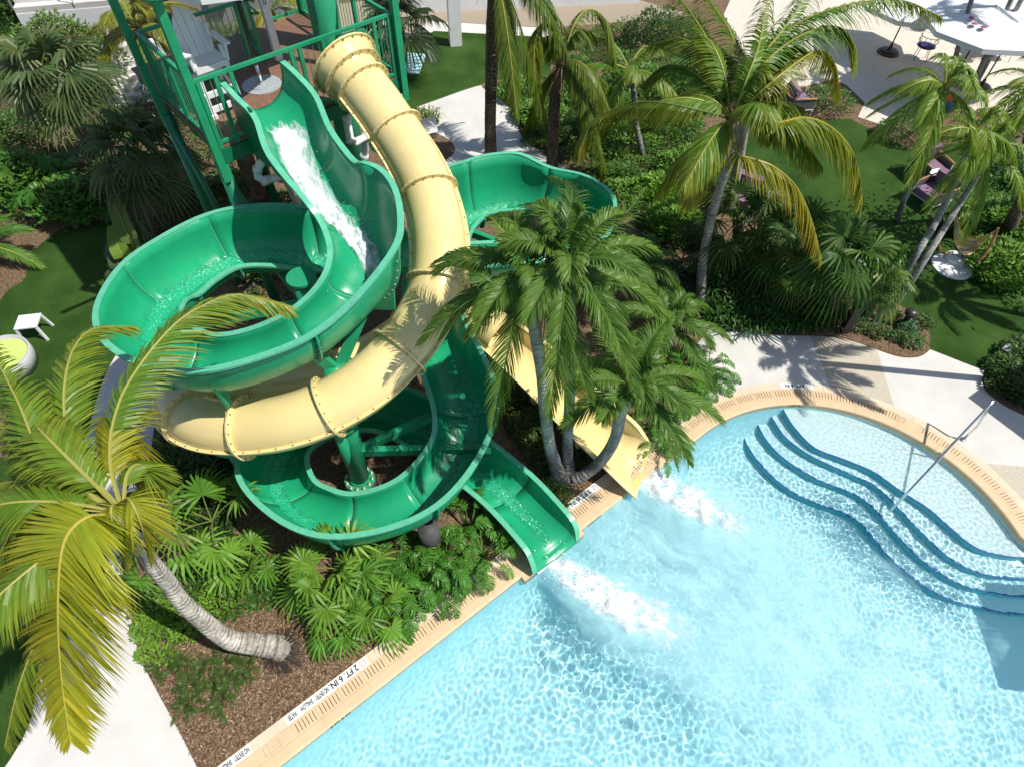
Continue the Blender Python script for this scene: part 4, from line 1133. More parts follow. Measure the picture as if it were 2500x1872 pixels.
def trunk(path, radii, mat, parent, rings=True, n=16, steps=90, ringw=.085, amp=.03, dark=.42):
    if rings: steps = min(700, int(sum((V(b) - V(a)).length for a, b in zip(path[:-1], path[1:])) / ringw * 6))
    pts = spline(path, steps); m = MB(); m.col = True
    L = 0; rows = []; cols = []; nrm = None; rnd = random.Random(len(path) + int(radii[0] * 1000))
    rr = np.interp(np.linspace(0, 1, steps), np.linspace(0, 1, len(radii)), radii)
    for i, p in enumerate(pts):
        if i: L += (p - pts[i - 1]).length
        t = (pts[min(i + 1, steps - 1)] - pts[max(i - 1, 0)]).normalized()
        nrm = t.orthogonal().normalized() if nrm is None else (nrm - t * nrm.dot(t)).normalized(); b = t.cross(nrm)
        ph = (L / ringw) % 1.0; saw = 1 + amp * (1 - 2 * ph)
        sh = 1.0 if not rings else (dark if ph < .17 else 1.0)
        ro = []
        for k in range(n):
            a = 2 * PI * k / n; wv = 1 + .02 * noise.noise(V((math.cos(a) * 2, math.sin(a) * 2, L * 6)))
            ro.append(p + (nrm * math.cos(a) + b * math.sin(a)) * rr[i] * saw * wv + t * (.018 * math.sin(a * 1 + i)))
            q = sh * rnd.uniform(.88, 1.08) * (.80 + .45 * max(-.4, min(.5, noise.noise(V((math.cos(a) * 1.2, math.sin(a) * 1.2, L * 2.3))) * 1.4)))
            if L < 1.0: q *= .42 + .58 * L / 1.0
            cols.append((q, q, q))
        rows.append(ro)
    m.loft(rows, True, True); m.c = cols
    return m.build('trunk', mat, parent, True)

CO_G, CO_Y, CO_T = (.075, .19, .017), (.20, .27, .017), (.42, .34, .035)
AD_G, AD_T = (.062, .150, .022), (.16, .24, .035)
def crown_dead(m, c, rnd, n=15, r=.25):
    for k in range(n):
        az = rnd.uniform(0, 2 * PI); el = rnd.uniform(-1.2, .4); l = rnd.uniform(.25, .7)
        p = auto_ctrl(c + V((0, 0, rnd.uniform(-.3, .1))), az, el, l, .7)
        m.tube(p, [.018, .016, .012, .008, .002], 4, False, jit((.22, .15, .08), rnd))

def palm(name, label, base, crown, path=None, radii=(.15, .11, .10), bark=None, nf=14, ln=2.4, L=.55, nl=64, col=CO_G, tip=CO_T, droop=.5, vee=-.1, width=.034, sag=.55, els=(75, -35), seed=1, manual=(), parts=True, shaft=None, dead=True, group=None, la=(40, 25), az0=0.0, skip=None, rings=True, mat=None):
    rnd = random.Random(seed)
    t_ = thing(name, label, 'palm tree', base, 0, group)
    crown = V(crown)
    trunk(path or [V(base), V(base).lerp(crown, .33), V(base).lerp(crown, .66), crown], list(radii), bark or BARKG, t_, rings)
    if shaft:
        d = (crown - (path[-2] if path else V(base))).normalized(); m = MB(); m.col = True
        m.tube([crown - d * .05, crown + d * shaft * .5, crown + d * shaft], [radii[-1] * 1.1, radii[-1] * 1.0, radii[-1] * .5], 12, True, (.16, .26, .10)); m.build('crownshaft', mat or LEAF, t_, True)
        crown = crown + d * shaft * .8
    jobs = []
    for i, mn in enumerate(manual):
        jobs.append((mn[0], mn[1] if len(mn) > 1 else {}))
    for i in range(nf):
        az = az0 + i * 2.39996 + rnd.uniform(-.2, .2)
        if skip and skip(az % (2 * PI)): continue
        el = R(els[0] + (els[1] - els[0]) * ((i + .5) / nf) ** .85 + rnd.uniform(-8, 8)); l = ln * rnd.uniform(.85, 1.08)
        jobs.append((auto_ctrl(crown, az, el, l, sag * rnd.uniform(.8, 1.2)), {}))
    one = MB(); one.col = True
    for ctrl, kw in jobs:
        m = MB() if parts else one; m.col = True
        k = dict(L=L, n=nl, rnd=rnd, col=col, tip=tip, droop=droop, vee=vee, width=width, la0=la[0], la1=la[1]); k.update(kw); co_ = L >= .5; k['n'] = int(k['n'] * (1.8 if co_ else 1.2)); k['width'] *= .76 if co_ else .85
        if 'col' not in kw: k['col'] = mixc(col, CO_Y if (col == CO_G or col[1] > .2) else tip, rnd.random() * .35)
        frond(m, ctrl, **k)
        if parts: m.build('frond', mat or LEAF, t_)
    if not parts: one.build('crown', mat or LEAF, t_)
    if dead:
        m = MB(); m.col = True; crown_dead(m, crown, rnd); m.build('leaf_bases', LEAF, t_)
    return t_

def P3(l, zs, f=lambda x, y: (x, y)): return [at(*f(*p), z) for p, z in zip(l, zs)]

# leaning coconut palm, bottom left
HC = at(300, 1250, 4.25)
HM = [
 (P3([(776, 1683), (690, 1330), (745, 1010), (880, 760), (1080, 520), (1250, 395), (1500, 310), (1830, 390)], [4.25, 4.5, 4.8, 5.0, 5.1, 5.1, 5.0, 4.75], z4), dict(L=.62, n=78)),
 (P3([(776, 1683), (560, 1560), (480, 1400), (410, 1100), (410, 850), (470, 640), (600, 520), (830, 510)], [4.25, 4.4, 4.55, 4.75, 4.9, 4.9, 4.8, 4.55], z4), dict(L=.55, n=76)),
 (P3([(776, 1683), (560, 1560), (400, 1430), (230, 1250), (120, 1000), (0, 760), (-90, 560)], [4.25, 4.45, 4.6, 4.8, 4.95, 4.95, 4.8], z4), dict(L=.55, n=76, col=(.11, .22, .018))),
 (P3([(776, 1683), (620, 1510), (380, 1360), (240, 1285), (0, 1140), (-160, 1080)], [4.25, 4.5, 4.7, 4.75, 4.6, 4.4], z4), dict(L=.55, n=70, col=(.15, .25, .02))),
 (P3([(776, 50), (640, 62), (540, 80), (430, 180), (380, 350), (365, 650), (372, 900), (400, 1200), (445, 1490)], [4.25, 4.6, 4.75, 4.75, 4.6, 4.2, 3.8, 3.3, 2.9], z7), dict(L=.94, n=124, col=(.27, .31, .018), tip=(.52, .39, .03), droop=.22, vee=-.05, width=.046, rcol=(.55, .46, .08), la0=6, la1=48)),
 (P3([(776, 1683), (700, 1420), (700, 1180), (735, 1120), (790, 1290), (900, 1560)], [4.25, 4.5, 4.65, 4.6, 4.3, 3.7], z4), dict(L=.55, n=64, col=(.24, .25, .016), tip=(.5, .36, .03))),
 (P3([(776, 1683), (600, 1600), (440, 1500), (250, 1480), (0, 1500), (-200, 1560)], [4.25, 4.4, 4.4, 4.3, 4.05, 3.7], z4), dict(L=.55, n=64)),
 (P3([(776, 50), (500, 30), (300, 60), (120, 140), (0, 300), (-60, 560)], [4.25, 4.4, 4.3, 4.15, 3.8, 3.3], z7), dict(L=.6, n=66, droop=.7)),
 (P3([(776, 50), (560, 20), (250, -40), (0, -40), (-220, 60)], [4.2, 4.1, 3.9, 3.6, 3.1], z7), dict(L=.6, n=60, droop=.7)),
 (P3([(776, 50), (600, 110), (330, 140), (100, 320), (-40, 700)], [4.2, 4.0, 3.7, 3.2, 2.4], z7), dict(L=.55, n=60, droop=.8)),
 (P3([(776, 50), (800, -40), (850, 20), (905, 170), (945, 360)], [4.25, 4.55, 4.6, 4.3, 3.6], z7), dict(L=.42, n=44, col=(.26, .28, .018), tip=(.5, .38, .04), pet=.05)),
 (P3([(776, 50), (720, 0), (700, 60), (740, 220), (800, 400)], [4.25, 4.5, 4.55, 4.2, 3.5], z7), dict(L=.42, n=44, col=(.24, .27, .018), tip=(.5, .38, .04), pet=.05)),
 (P3([(776, 1683), (800, 1450), (880, 1380), (960, 1460), (1000, 1620)], [4.3, 4.45, 4.4, 4.2, 3.8], z4), dict(L=.42, n=46)),
]
palm('coconut_palm', 'leaning coconut palm with ringed grey trunk and big yellow frond over the white path', at(690, 1592, 0), HC,
     P3([(1860, 960), (1770, 905), (1620, 880), (1450, 850), (1300, 745), (1150, 610), (1050, 475), (940, 345), (850, 180), (776, 50)], [-.40, -.02, .18, .42, .95, 1.65, 2.3, 2.95, 3.7, 4.2], z7),
     (.21, .20, .165, .14, .125, .112, .105, .10, .095, .09), BARKG, 30, 2.3, .55, 70, col=(.11, .205, .018), els=(62, -50), manual=HM, skip=lambda a: not (2.2 < a < 4.3), sag=.6, seed=5, droop=.45, vee=-.15, width=.036)
m = MB(); m.col = True; rnd = random.Random(4); b0 = at(692, 1592, 0)
for k in range(170):
    a = rnd.uniform(0, 2 * PI); q_ = rnd.uniform(.75, 1.1); m.tube([b0 + V((math.cos(a) * .16, math.sin(a) * .16, .14 * q_)), b0 + V((math.cos(a + .1) * .25 * q_, math.sin(a + .1) * .25 * q_, .05)), b0 + V((math.cos(a + .15) * .42 * q_, math.sin(a + .15) * .42 * q_, -.01))], [.004, .004, .002], 4, False, (.06, .05, .042))
rt = m.build('roots', leaf_mat('root_fibre', .9, 0, .1), bpy.data.objects['coconut_palm'])

# tall coconut palm, top right
TC_ = at(1785, 292, 4.3)
g_ = dict(L=.62, n=74)
TM = [
 (P3([(350, 760), (600, 785), (800, 745), (950, 785), (1080, 900), (1150, 1060), (1180, 1270)], [4.3, 4.75, 4.85, 4.75, 4.5, 4.1, 3.55], z3), dict(L=.75, n=86, droop=.75, col=(.15, .20, .015), rcol=(.5, .42, .06))),
 (P3([(350, 760), (380, 960), (470, 1000), (620, 1055), (760, 1180), (850, 1370), (920, 1640)], [4.25, 4.25, 4.25, 4.15, 3.8, 3.3, 2.6], z3), dict(L=.62, n=76, droop=.8, col=(.22, .22, .016), tip=(.5, .28, .03))),
 (P3([(350, 760), (480, 500), (660, 310), (850, 200), (1020, 170), (1120, 260), (1150, 380)], [4.3, 5.0, 5.3, 5.5, 5.5, 5.3, 5.0], z3), dict(L=.7, n=86, droop=.65)),
 (P3([(350, 760), (440, 520), (520, 300), (560, 100), (600, -120)], [4.3, 5.0, 5.35, 5.55, 5.6], z3), g_),
 (P3([(350, 760), (310, 560), (250, 400), (130, 290), (0, 240), (-160, 290)], [4.3, 4.7, 4.95, 5.1, 5.0, 4.7], z3), g_),
 ([at(1785, 292, 4.3), at(1700, 268, 4.6), at(1600, 250, 4.65), at(1530, 258, 4.45), at(1450, 296, 4.1), at(1412, 372, 3.6)], dict(L=.6, n=70, droop=.85, col=(.10, .15, .012))),
 (P3([(350, 760), (310, 850), (220, 980), (135, 1140), (65, 1300)], [4.3, 4.2, 3.9, 3.4, 2.8], z3), dict(L=.5, n=60, droop=.8, col=(.24, .24, .016), tip=(.55, .36, .03))),
 (P3([(350, 760), (180, 900), (0, 1040), (-110, 1220)], [4.3, 4.2, 3.8, 3.1], z3), dict(L=.55, n=62, droop=.8, col=(.24, .26, .016))),
 (P3([(350, 760), (420, 480), (350, 220), (230, 30), (150, -100)], [4.3, 4.9, 5.2, 5.3, 5.2], z3), g_),
 (P3([(350, 760), (560, 560), (760, 400), (900, 320), (1000, 390), (1040, 600)], [4.3, 5.0, 5.25, 5.25, 5.0, 4.4], z3), dict(L=.62, n=72, droop=.85, col=(.20, .21, .016))),
 (P3([(350, 760), (230, 560), (60, 430), (-80, 420), (-180, 520)], [4.3, 4.7, 4.8, 4.6, 4.2], z3), g_),
 (P3([(350, 760), (640, 260), (980, 60), (1400, 0), (1680, 110)], [4.3, 5.3, 5.75, 5.85, 5.6], z3), dict(L=.62, n=86, droop=.6)),
 (P3([(350, 760), (500, 420), (700, 160), (850, -60), (950, -200)], [4.3, 5.1, 5.5, 5.7, 5.7], z3), g_),
 (P3([(350, 760), (420, 600), (560, 480), (640, 520), (610, 760)], [4.3, 4.8, 5.0, 4.9, 4.4], z3), dict(L=.5, n=60, droop=.8)),
 (P3([(350, 760), (260, 650), (120, 600), (-60, 640)], [4.3, 4.6, 4.6, 4.2], z3), g_),
 (P3([(350, 760), (280, 420), (120, 120), (-20, -60)], [4.3, 4.9, 5.1, 5.0], z3), g_),
 (P3([(350, 760), (430, 640), (520, 620), (580, 720), (560, 900)], [4.3, 4.6, 4.65, 4.5, 4.0], z3), dict(L=.45, n=50)),
]
palm('coconut_palm', 'tall coconut palm with drooping yellow green fronds rising from the dark bed', at(1712, 735, 0), TC_,
     P3([(1712, 735), (1716, 638), (1740, 520), (1764, 440), (1782, 386), (1786, 330), (1785, 292)], [0, .85, 1.95, 2.8, 3.4, 3.95, 4.3]), (.125, .10, .095, .09, .09, .11, .09), BARKG, 9, 2.2, .6, 70, els=(82, 12), manual=TM, seed=8, droop=.6, vee=-.1, sag=.5)

# two tall palms behind the path
cA = at(1209, -75, 4.85)
palm('coconut_palm', 'tall straight palm beside the white path, left of a similar one', at(1199, 402, 0), cA, P3([(1199, 402), (1197, 300), (1199, 200), (1203, 90), (1209, -75)], [0, 1.2, 2.25, 3.3, 4.85]), (.17, .15, .145, .16, .17, .13), BARKD, 15, 2.1, .5, 56, els=(80, -60), seed=11, skip=lambda a: 1.9 < a < 5.0, tip=(.16, .19, .02), col=(.075, .14, .014), sag=.75, droop=.85)
cB = at(1372, 150, 2.9)
BM = [(P3([(1480, 388), (1440, 210), (1360, 150), (1305, 300), (1318, 540), (1385, 740)], [2.9, 3.5, 3.6, 3.2, 2.4, 1.4], z2), dict(L=.5, n=66, droop=.85, col=(.17, .20, .016))),
      (P3([(1480, 388), (1560, 150), (1660, 60), (1770, 150), (1820, 400)], [2.9, 3.6, 3.7, 3.4, 2.6], z2), dict(L=.55, n=62, droop=.9)),
      (P3([(1480, 388), (1420, 100), (1330, -80), (1260, -60)], [2.9, 3.8, 4.1, 4.0], z2), dict(L=.55, n=62, droop=.9))]
palm('coconut_palm', 'palm with ringed brown trunk and a long frond hanging to the shrubs', at(1348, 415, 0), cB, P3([(1348, 415), (1350, 330), (1357, 230), (1372, 150)], [0, .95, 2.0, 2.9]), (.17, .15, .15, .12), BARKD, 15, 2.1, .5, 56, els=(80, -45), seed=12, skip=lambda a: 2.4 < a < 4.9, tip=(.17, .20, .02), col=(.08, .15, .014), sag=.8, droop=.9, manual=BM)

# three trunked cluster between the slides
ad = dict(L=.43, nl=56, col=AD_G, tip=AD_T, droop=.6, vee=.55, width=.027, la=(38, 26), dead=False, mat=LEAFG, group='palms in the cluster between the slide exits')
c1_ = at(1296, 722, 4.55)
palm('manila_palm', 'left palm of the trio, pale trunk leaning left over the yellow slide', at(1370, 1172, 0), c1_,
     P3([(1470, 1490), (1440, 1390), (1400, 1240), (1370, 1000), (1352, 800), (1290, 420), (1284, 320)], [-.02, .35, 1.0, 2.1, 2.9, 4.35, 4.5], z5), (.19, .12, .105, .098, .09, .085, .08), BARKP, 19, 1.45, els=(84, -38), seed=21, sag=.6, shaft=.4, **ad,
     manual=[([c1_ + V((0, 0, .35))] + P3([(1190, 1190), (1110, 960), (1000, 780), (885, 650)], [4.95, 5.3, 5.45, 5.4], zC), dict(L=.42, n=48, col=(.10, .22, .03), tip=(.25, .33, .04), vee=.5)),
             ([c1_ + V((0, 0, .3))] + P3([(960, 1230), (800, 1140), (620, 1075), (410, 1075)], [4.9, 5.0, 4.9, 4.5], zC), dict(L=.45, n=46, droop=.7))])
c2_ = at(1388, 690, 4.7)
palm('manila_palm', 'middle palm of the trio with straight upright pale trunk', at(1388, 1150, 0), c2_,
     P3([(1525, 1430), (1515, 1340), (1518, 1180), (1528, 980), (1535, 800), (1530, 400), (1522, 233)], [-.02, .35, 1.0, 1.9, 2.7, 4.2, 4.7], z5), (.16, .105, .095, .088, .084, .08, .076), BARKP, 19, 1.5, els=(84, -32), seed=23, sag=.6, shaft=.4, **ad,
     manual=[([c2_ + V((0, 0, .35))] + P3([(1440, 960), (1500, 760), (1560, 560), (1560, 400), (1400, 310)], [5.2, 5.5, 5.65, 5.6, 5.3], zC), dict(L=.5, n=50, vee=.3, col=(.07, .14, .025))),
             ([c2_ + V((0, 0, .3))] + P3([(1650, 1000), (1850, 780), (2050, 600), (2208, 400)], [5.1, 5.3, 5.3, 5.1], zC), dict(L=.48, n=48))])
c3_ = at(1530, 968, 2.5)
palm('manila_palm', 'right palm of the trio with a sharply bent trunk', at(1405, 1165, 0), c3_,
     P3([(1555, 1470), (1620, 1440), (1700, 1385), (1770, 1300), (1820, 1200), (1845, 1080), (1880, 960)], [-.02, .12, .4, .9, 1.45, 1.95, 2.5], z5), (.13, .115, .105, .10, .095, .10, .095), BARKP, 15, 1.4, els=(84, 2), seed=26, sag=.55, shaft=.35, **ad,
     manual=[([c3_ + V((0, 0, .2))] + P3([(1960, 1000), (2070, 1090), (2150, 1240), (2200, 1390)], [2.75, 2.65, 2.25, 1.7], z5), dict(L=.46, n=44, droop=.5)),
             ([c3_ + V((0, 0, .2))] + P3([(1960, 760), (2060, 560), (2199, 420)], [3.1, 3.4, 3.4], z5), dict(L=.5, n=46)),
             ([c3_ + V((0, 0, .2))] + P3([(1850, 760), (1760, 560), (1730, 420)], [3.0, 3.2, 3.2], z5), dict(L=.5, n=46))])
palm('manila_palm', 'low bushy palm behind the bent palm beside the deck', at(1640, 860, 0), at(1625, 790, 1.1), None, (.1, .09, .08), BARKP, 14, 1.6, els=(85, 5), seed=31, sag=.6, **{**ad, 'group': 'small palms in the beds'})
palm('manila_palm', 'low bushy palm under the tall coconut palm trunk', at(1560, 740, 0), at(1545, 670, 1.2), None, (.1, .09, .08), BARKP, 14, 1.6, els=(85, 5), seed=33, sag=.6, **{**ad, 'group': 'small palms in the beds'})

# slender palms on the right
rg = dict(L=.38, nl=36, col=(.12, .225, .026), tip=(.28, .36, .05), droop=.9, vee=.45, width=.025, la=(40, 25), dead=False, mat=LEAFG, group='slender palms on the right')
cR1 = at(*z3(1690, 560), 5.3)
palm('manila_palm', 'slender grey palm leaning behind the two mauve armchairs', at(*z3(1395, 1400), 0), cR1, P3([(1395, 1400), (1480, 1150), (1560, 940), (1630, 720), (1690, 560)], [0, 1.45, 2.75, 4.2, 5.1], z3), (.072, .062, .06, .057, .055), BARKM, 16, 1.05, els=(85, -30), seed=41, sag=.6, rings=False, **rg)
cR2 = at(*z3(1965, 930), 3.9)
palm('manila_palm', 'grey palm with mottled trunk, right one of the leaning pair', at(*z6(1325, 465), 0), cR2, P3([(1560, 1656 + 350), (1560, 1656), (1700, 1440), (1830, 1240), (1965, 930)], [.02, 1.05, 1.9, 2.75, 3.8], z3) if False else [at(*z6(1325, 465), 0), at(*z6(1440, 290), .9), at(*z6(1560, 110), 1.8), at(*z3(1760, 1340), 2.35), at(*z3(1890, 1130), 3.15), at(*z3(1965, 930), 3.9)], (.075, .068, .065, .062, .06, .055), BARKM, 16, 1.1, els=(85, -30), seed=43, sag=.6, rings=False, **rg)
cR3 = at(*z3(1880, 830), 4.3)
palm('manila_palm', 'grey palm with mottled trunk, left one of the leaning pair', at(*z6(1255, 490), 0), cR3, [at(*z6(1255, 490), 0), at(*z6(1400, 250), 1.2), at(*z6(1530, 40), 2.15), at(*z3(1660, 1370), 2.5), at(*z3(1790, 1080), 3.5), at(*z3(1880, 830), 4.3)], (.075, .068, .065, .062, .06, .055), BARKM, 9, 1.0, els=(85, -10), seed=47, sag=.6, rings=False, **rg)
cR4 = at(2530, 215, 4.2)
palm('manila_palm', 'palm crown cut by the right edge above the terrace', at(2470, 520, 0), cR4, None, (.08, .07, .06), BARKM, 13, 1.15, els=(85, -30), seed=51, sag=.6, rings=False, **rg)
for k, (b_, t2, z_, lab) in enumerate(((z3(1690, 640), z3(1985, -420), 4.4, 'first thin palm trunk from the left crossing the white parasol'), (z3(1830, 640), z3(2310, -420), 4.4, 'second thin palm trunk from the left crossing the white parasol'), (z3(1880, 560), z3(2400, -400), 4.4, 'third thin palm trunk from the left crossing the white parasol'))):
    b0 = at(*b_, 0); c0 = at(*t2, z_)
    palm('manila_palm', lab, b0, c0, None, (.075, .07, .065), BARKM, 8, 1.15, els=(70, -10), seed=60 + k, sag=.7, rings=False, **rg)

# fan palms
def fan_palm(name, label, base, crown, rad=.9, nfan=14, seed=1, col=(.07, .13, .03), tip=(.2, .24, .06), bark=None, r0=.13, els=(78, -38), pet=.75, path=None, nseg=30, droop=.42, mat=None, group=None, h_trunk=True):
    rnd = random.Random(seed); base = V(base); crown = V(crown)
    t_ = thing(name, label, 'palm tree', base, 0, group)
    if h_trunk: trunk(path or [base, base.lerp(crown, .4), base.lerp(crown, .75), crown], [r0 * 1.15, r0, r0, r0 * .8], bark or BARKD, t_, True, 14, 50, .12, .10)
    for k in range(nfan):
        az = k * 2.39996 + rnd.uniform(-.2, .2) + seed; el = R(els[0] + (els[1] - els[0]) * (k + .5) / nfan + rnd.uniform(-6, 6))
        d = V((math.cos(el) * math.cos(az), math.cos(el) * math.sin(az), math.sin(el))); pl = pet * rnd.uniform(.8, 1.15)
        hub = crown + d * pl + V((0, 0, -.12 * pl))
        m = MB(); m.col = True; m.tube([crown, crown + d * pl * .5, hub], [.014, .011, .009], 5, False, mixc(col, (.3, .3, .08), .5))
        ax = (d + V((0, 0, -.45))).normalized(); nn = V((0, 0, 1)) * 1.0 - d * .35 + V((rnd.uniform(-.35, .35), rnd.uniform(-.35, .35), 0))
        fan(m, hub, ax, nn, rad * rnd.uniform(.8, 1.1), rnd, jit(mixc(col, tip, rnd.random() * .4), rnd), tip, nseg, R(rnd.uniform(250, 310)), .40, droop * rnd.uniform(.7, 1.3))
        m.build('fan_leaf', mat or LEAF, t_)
    return t_
fan_palm('fan_palm', 'large grey green fan palm at the upper left beside the white stairs', at(262, 425, 0), at(135, 178, 2.85), .80, 20, 3, (.075, .12, .04), (.2, .24, .09), None, .15, path=[at(262, 425, 0), at(216, 348, .85), at(175, 280, 1.7), at(135, 178, 2.85)])
fan_palm('fan_palm', 'fan palm with fibrous brown trunk left of the tower legs', at(395, 590, 0), at(338, 372, 2.35), .74, 18, 5, (.05, .10, .03), (.17, .21, .07), None, .15)
fan_palm('fan_palm', 'bluish spiky fan palm behind the deck railing', at(560, 235, 0), at(560, 150, 1.7), .8, 12, 9, (.08, .12, .06), (.2, .22, .1), None, .12)
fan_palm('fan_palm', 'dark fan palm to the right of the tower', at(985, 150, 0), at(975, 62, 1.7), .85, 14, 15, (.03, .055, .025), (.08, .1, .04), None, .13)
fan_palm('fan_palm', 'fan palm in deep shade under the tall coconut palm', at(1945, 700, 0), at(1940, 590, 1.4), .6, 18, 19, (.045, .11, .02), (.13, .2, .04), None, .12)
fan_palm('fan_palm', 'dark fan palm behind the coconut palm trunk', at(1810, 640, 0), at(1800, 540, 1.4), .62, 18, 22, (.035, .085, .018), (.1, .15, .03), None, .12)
fan_palm('fan_palm', 'small fan palm beside the dark bollard', at(*z6(1222, 425), 0), at(*z6(1240, 170), 1.55), .6, 11, 25, (.06, .14, .025), (.18, .25, .05), BARKM, .075, (70, -25), .45)
fan_palm('fan_palm', 'fan palm with shaggy trunk at the edge of the dark bed', at(*z6(985, 460), 0), at(*z6(1080, 60), 1.9), .75, 12, 28, (.05, .12, .025), (.15, .22, .04), BARKD, .1, (70, -30), .5)
fg = dict(h_trunk=False, mat=LEAFG, nseg=22, droop=.5, group='fan palms under the green slide')
FP = [(z7(1120, 330), .75, .6, 7, 'fan palm clump beside the leaning trunk'), (z7(1380, 150), .9, .55, 6, 'fan palm clump with a pale unfolded leaf below the lower loop'), (z7(1590, 420), .5, .45, 5, 'small fan palm clump in the shade right of the leaning trunk'), (z7(2110, 560), .7, .52, 7, 'broad fan palm clump in front of the lower loop'), (z8(110, 440), .7, .5, 7, 'fan palm clump next to the philodendron'), (z8(330, 660), .5, .42, 6, 'low fan palm clump beside the coping'), (z7(2150, 800), .35, .38, 5, 'fan palm clump at the mulch edge above the depth marker')]
for k, (p, h_, r_, n_, lab) in enumerate(FP):
    b0 = at(*p, 0); fan_palm('small_fan_palm', lab, b0, b0 + V((0, 0, h_ * .35)), r_, n_, 70 + k, (.10, .23, .026), (.28, .40, .06), None, .05, (70, 8), h_ * .85, **fg)

# lobed philodendron
def philo(label, base, n, r, seed, h=.5, col=(.045, .16, .018), group='philodendrons beside the slides'):
    rnd = random.Random(seed); t_ = thing('philodendron', label, 'plant', base, 0, group); base = V(base)
    for k in range(n):
        az = k * 2.4 + rnd.uniform(-.3, .3); el = R(rnd.uniform(25, 75)); pl = h * rnd.uniform(.7, 1.25)
        d = V((math.cos(el) * math.cos(az), math.cos(el) * math.sin(az), math.sin(el)))
        hub = base + d * pl + V((rnd.uniform(-.1, .1), rnd.uniform(-.1, .1), 0)); out = V((math.cos(az), math.sin(az), -.15)).normalized()
        m = MB(); m.col = True; c = jit(col, rnd, .25); ln = r * rnd.uniform(.8, 1.2)
        m.tube([base, base.lerp(hub, .5) + V((0, 0, .05)), hub], .009, 4, False, c)
        frond(m, [hub, hub + out * ln * .35 + V((0, 0, .03)), hub + out * ln * .7, hub + out * ln + V((0, 0, -ln * .25))], ln * .50, 9, rnd, c, mixc(c, (.15, .3, .04), .5), .3, .12, ln * .10, 0.0, mixc(c, (.2, .35, .08), .4), .008, 22, 36, .06)
        m.build('leaf', LEAFG, t_)
PH = [(z8(430, 380), 16, .5, 'philodendron clump left of the concrete pier'), (z8(600, 480), 15, .45, 'philodendron clump in front of the concrete pier'), (z8(740, 400), 14, .5, 'philodendron clump right of the concrete pier'), (z8(790, 510), 13, .42, 'philodendron with a yellow new leaf beside the coping'), (z8(900, 170), 12, .5, 'tall philodendron beside the green slide exit'), (z8(980, 330), 12, .48, 'philodendron leaning over the coping beside the green exit'), (z8(280, 480), 13, .45, 'philodendron clump between two fan palms'), (z8(460, 600), 14, .42, 'low philodendron clump beside the bare soil patch'),
      (z6(60, 800), 16, .5, 'philodendron clump at the corner of the pool deck'), (z6(200, 780), 12, .45, 'philodendron spilling onto the pool deck'), (z6(30, 960), 14, .45, 'philodendron over the round coping'), (z5(2050, 1150), 12, .45, 'philodendron beside the yellow slide exit'), (z6(160, 900), 12, .42, 'philodendron edging the round coping'), (z5(2120, 1290), 10, .35, 'small philodendron at the end of the yellow slide')]
for k, (p, n_, r_, lab) in enumerate(PH): philo(lab, at(*p, 0), int(n_ * 1.4), r_ * .68, 100 + k, .42, (.06, .19, .02) if k % 3 else (.045, .15, .018))

# leafy shrubs and strap plants
def shrub(name, label, c, rx, ry, h, n, size, col, seed, tip=None, group=None, cat='shrub', strap=False, mat=None):
    rnd = random.Random(seed); c = V(c); t_ = thing(name, label, cat, c, 0, group); m = MB(); m.col = True
    tip = tip or mixc(col, (.3, .4, .06), .35)
    for k in range(n):
        while True:
            x, y = rnd.uniform(-1, 1), rnd.uniform(-1, 1)
            if x * x + y * y < 1: break
        top = h * math.sqrt(max(.05, 1 - (x * x + y * y) * .8)) * (1 + .35 * noise.noise(V((c.x + x * rx * 3, c.y + y * ry * 3, seed))))
        if strap:
            b0 = c + V((x * rx, y * ry, 0)); az = rnd.uniform(0, 2 * PI); l = size * rnd.uniform(.7, 1.2); lean = rnd.uniform(.2, .9)
            d = V((math.cos(az) * lean, math.sin(az) * lean, 1)).normalized(); w = V((-math.sin(az), math.cos(az), 0)) * .016 * (size / .45)
            q1_ = b0 + d * l * .5; q2_ = b0 + d * l * .85 + V((math.cos(az), math.sin(az), -.3)) * l * .15; q3 = b0 + d * l * .95 + V((math.cos(az), math.sin(az), -.8)) * l * .35
            c0 = jit(mixc(col, tip, rnd.random() * .5), rnd, .25)
            m.add([b0 - w * .6, b0 + w * .6, q1_ - w, q1_ + w, q2_ - w * .8, q2_ + w * .8, q3], [(0, 1, 3, 2), (2, 3, 5, 4), (4, 5, 6)], c0)
        else:
            z = top * (1 - abs(rnd.gauss(0, .28)))
            if z < .02: z = rnd.uniform(.02, top)
            p = c + V((x * rx, y * ry, z)); az = math.atan2(y * ry, x * rx) + rnd.gauss(0, 1.0); el = rnd.uniform(-.3, .9)
            d = V((math.cos(el) * math.cos(az), math.cos(el) * math.sin(az), math.sin(el))); s_ = V((-math.sin(az), math.cos(az), rnd.uniform(-.5, .5))).normalized(); nn = s_.cross(d)
            l = size * rnd.uniform(.6, 1.25); w = l * .26
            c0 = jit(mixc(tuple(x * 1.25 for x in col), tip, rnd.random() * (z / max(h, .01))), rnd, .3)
            m.add([p, p + d * l * .5 + s_ * w + nn * l * .08, p + d * l - nn * l * .10, p + d * l * .5 - s_ * w + nn * l * .08], [(0, 1, 2), (0, 2, 3)], c0)
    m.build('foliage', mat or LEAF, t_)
    st_ = MB(); st_.col = True
    for k in range(5):
        a = rnd.uniform(0, 2 * PI); st_.tube([c, c + V((math.cos(a) * rx * .3, math.sin(a) * ry * .3, h * .4)), c + V((math.cos(a) * rx * .5, math.sin(a) * ry * .5, h * .7))], [.012, .009, .005], 4, False, (.09, .06, .035))
    st_.build('stems', LEAF, t_)
    return t_
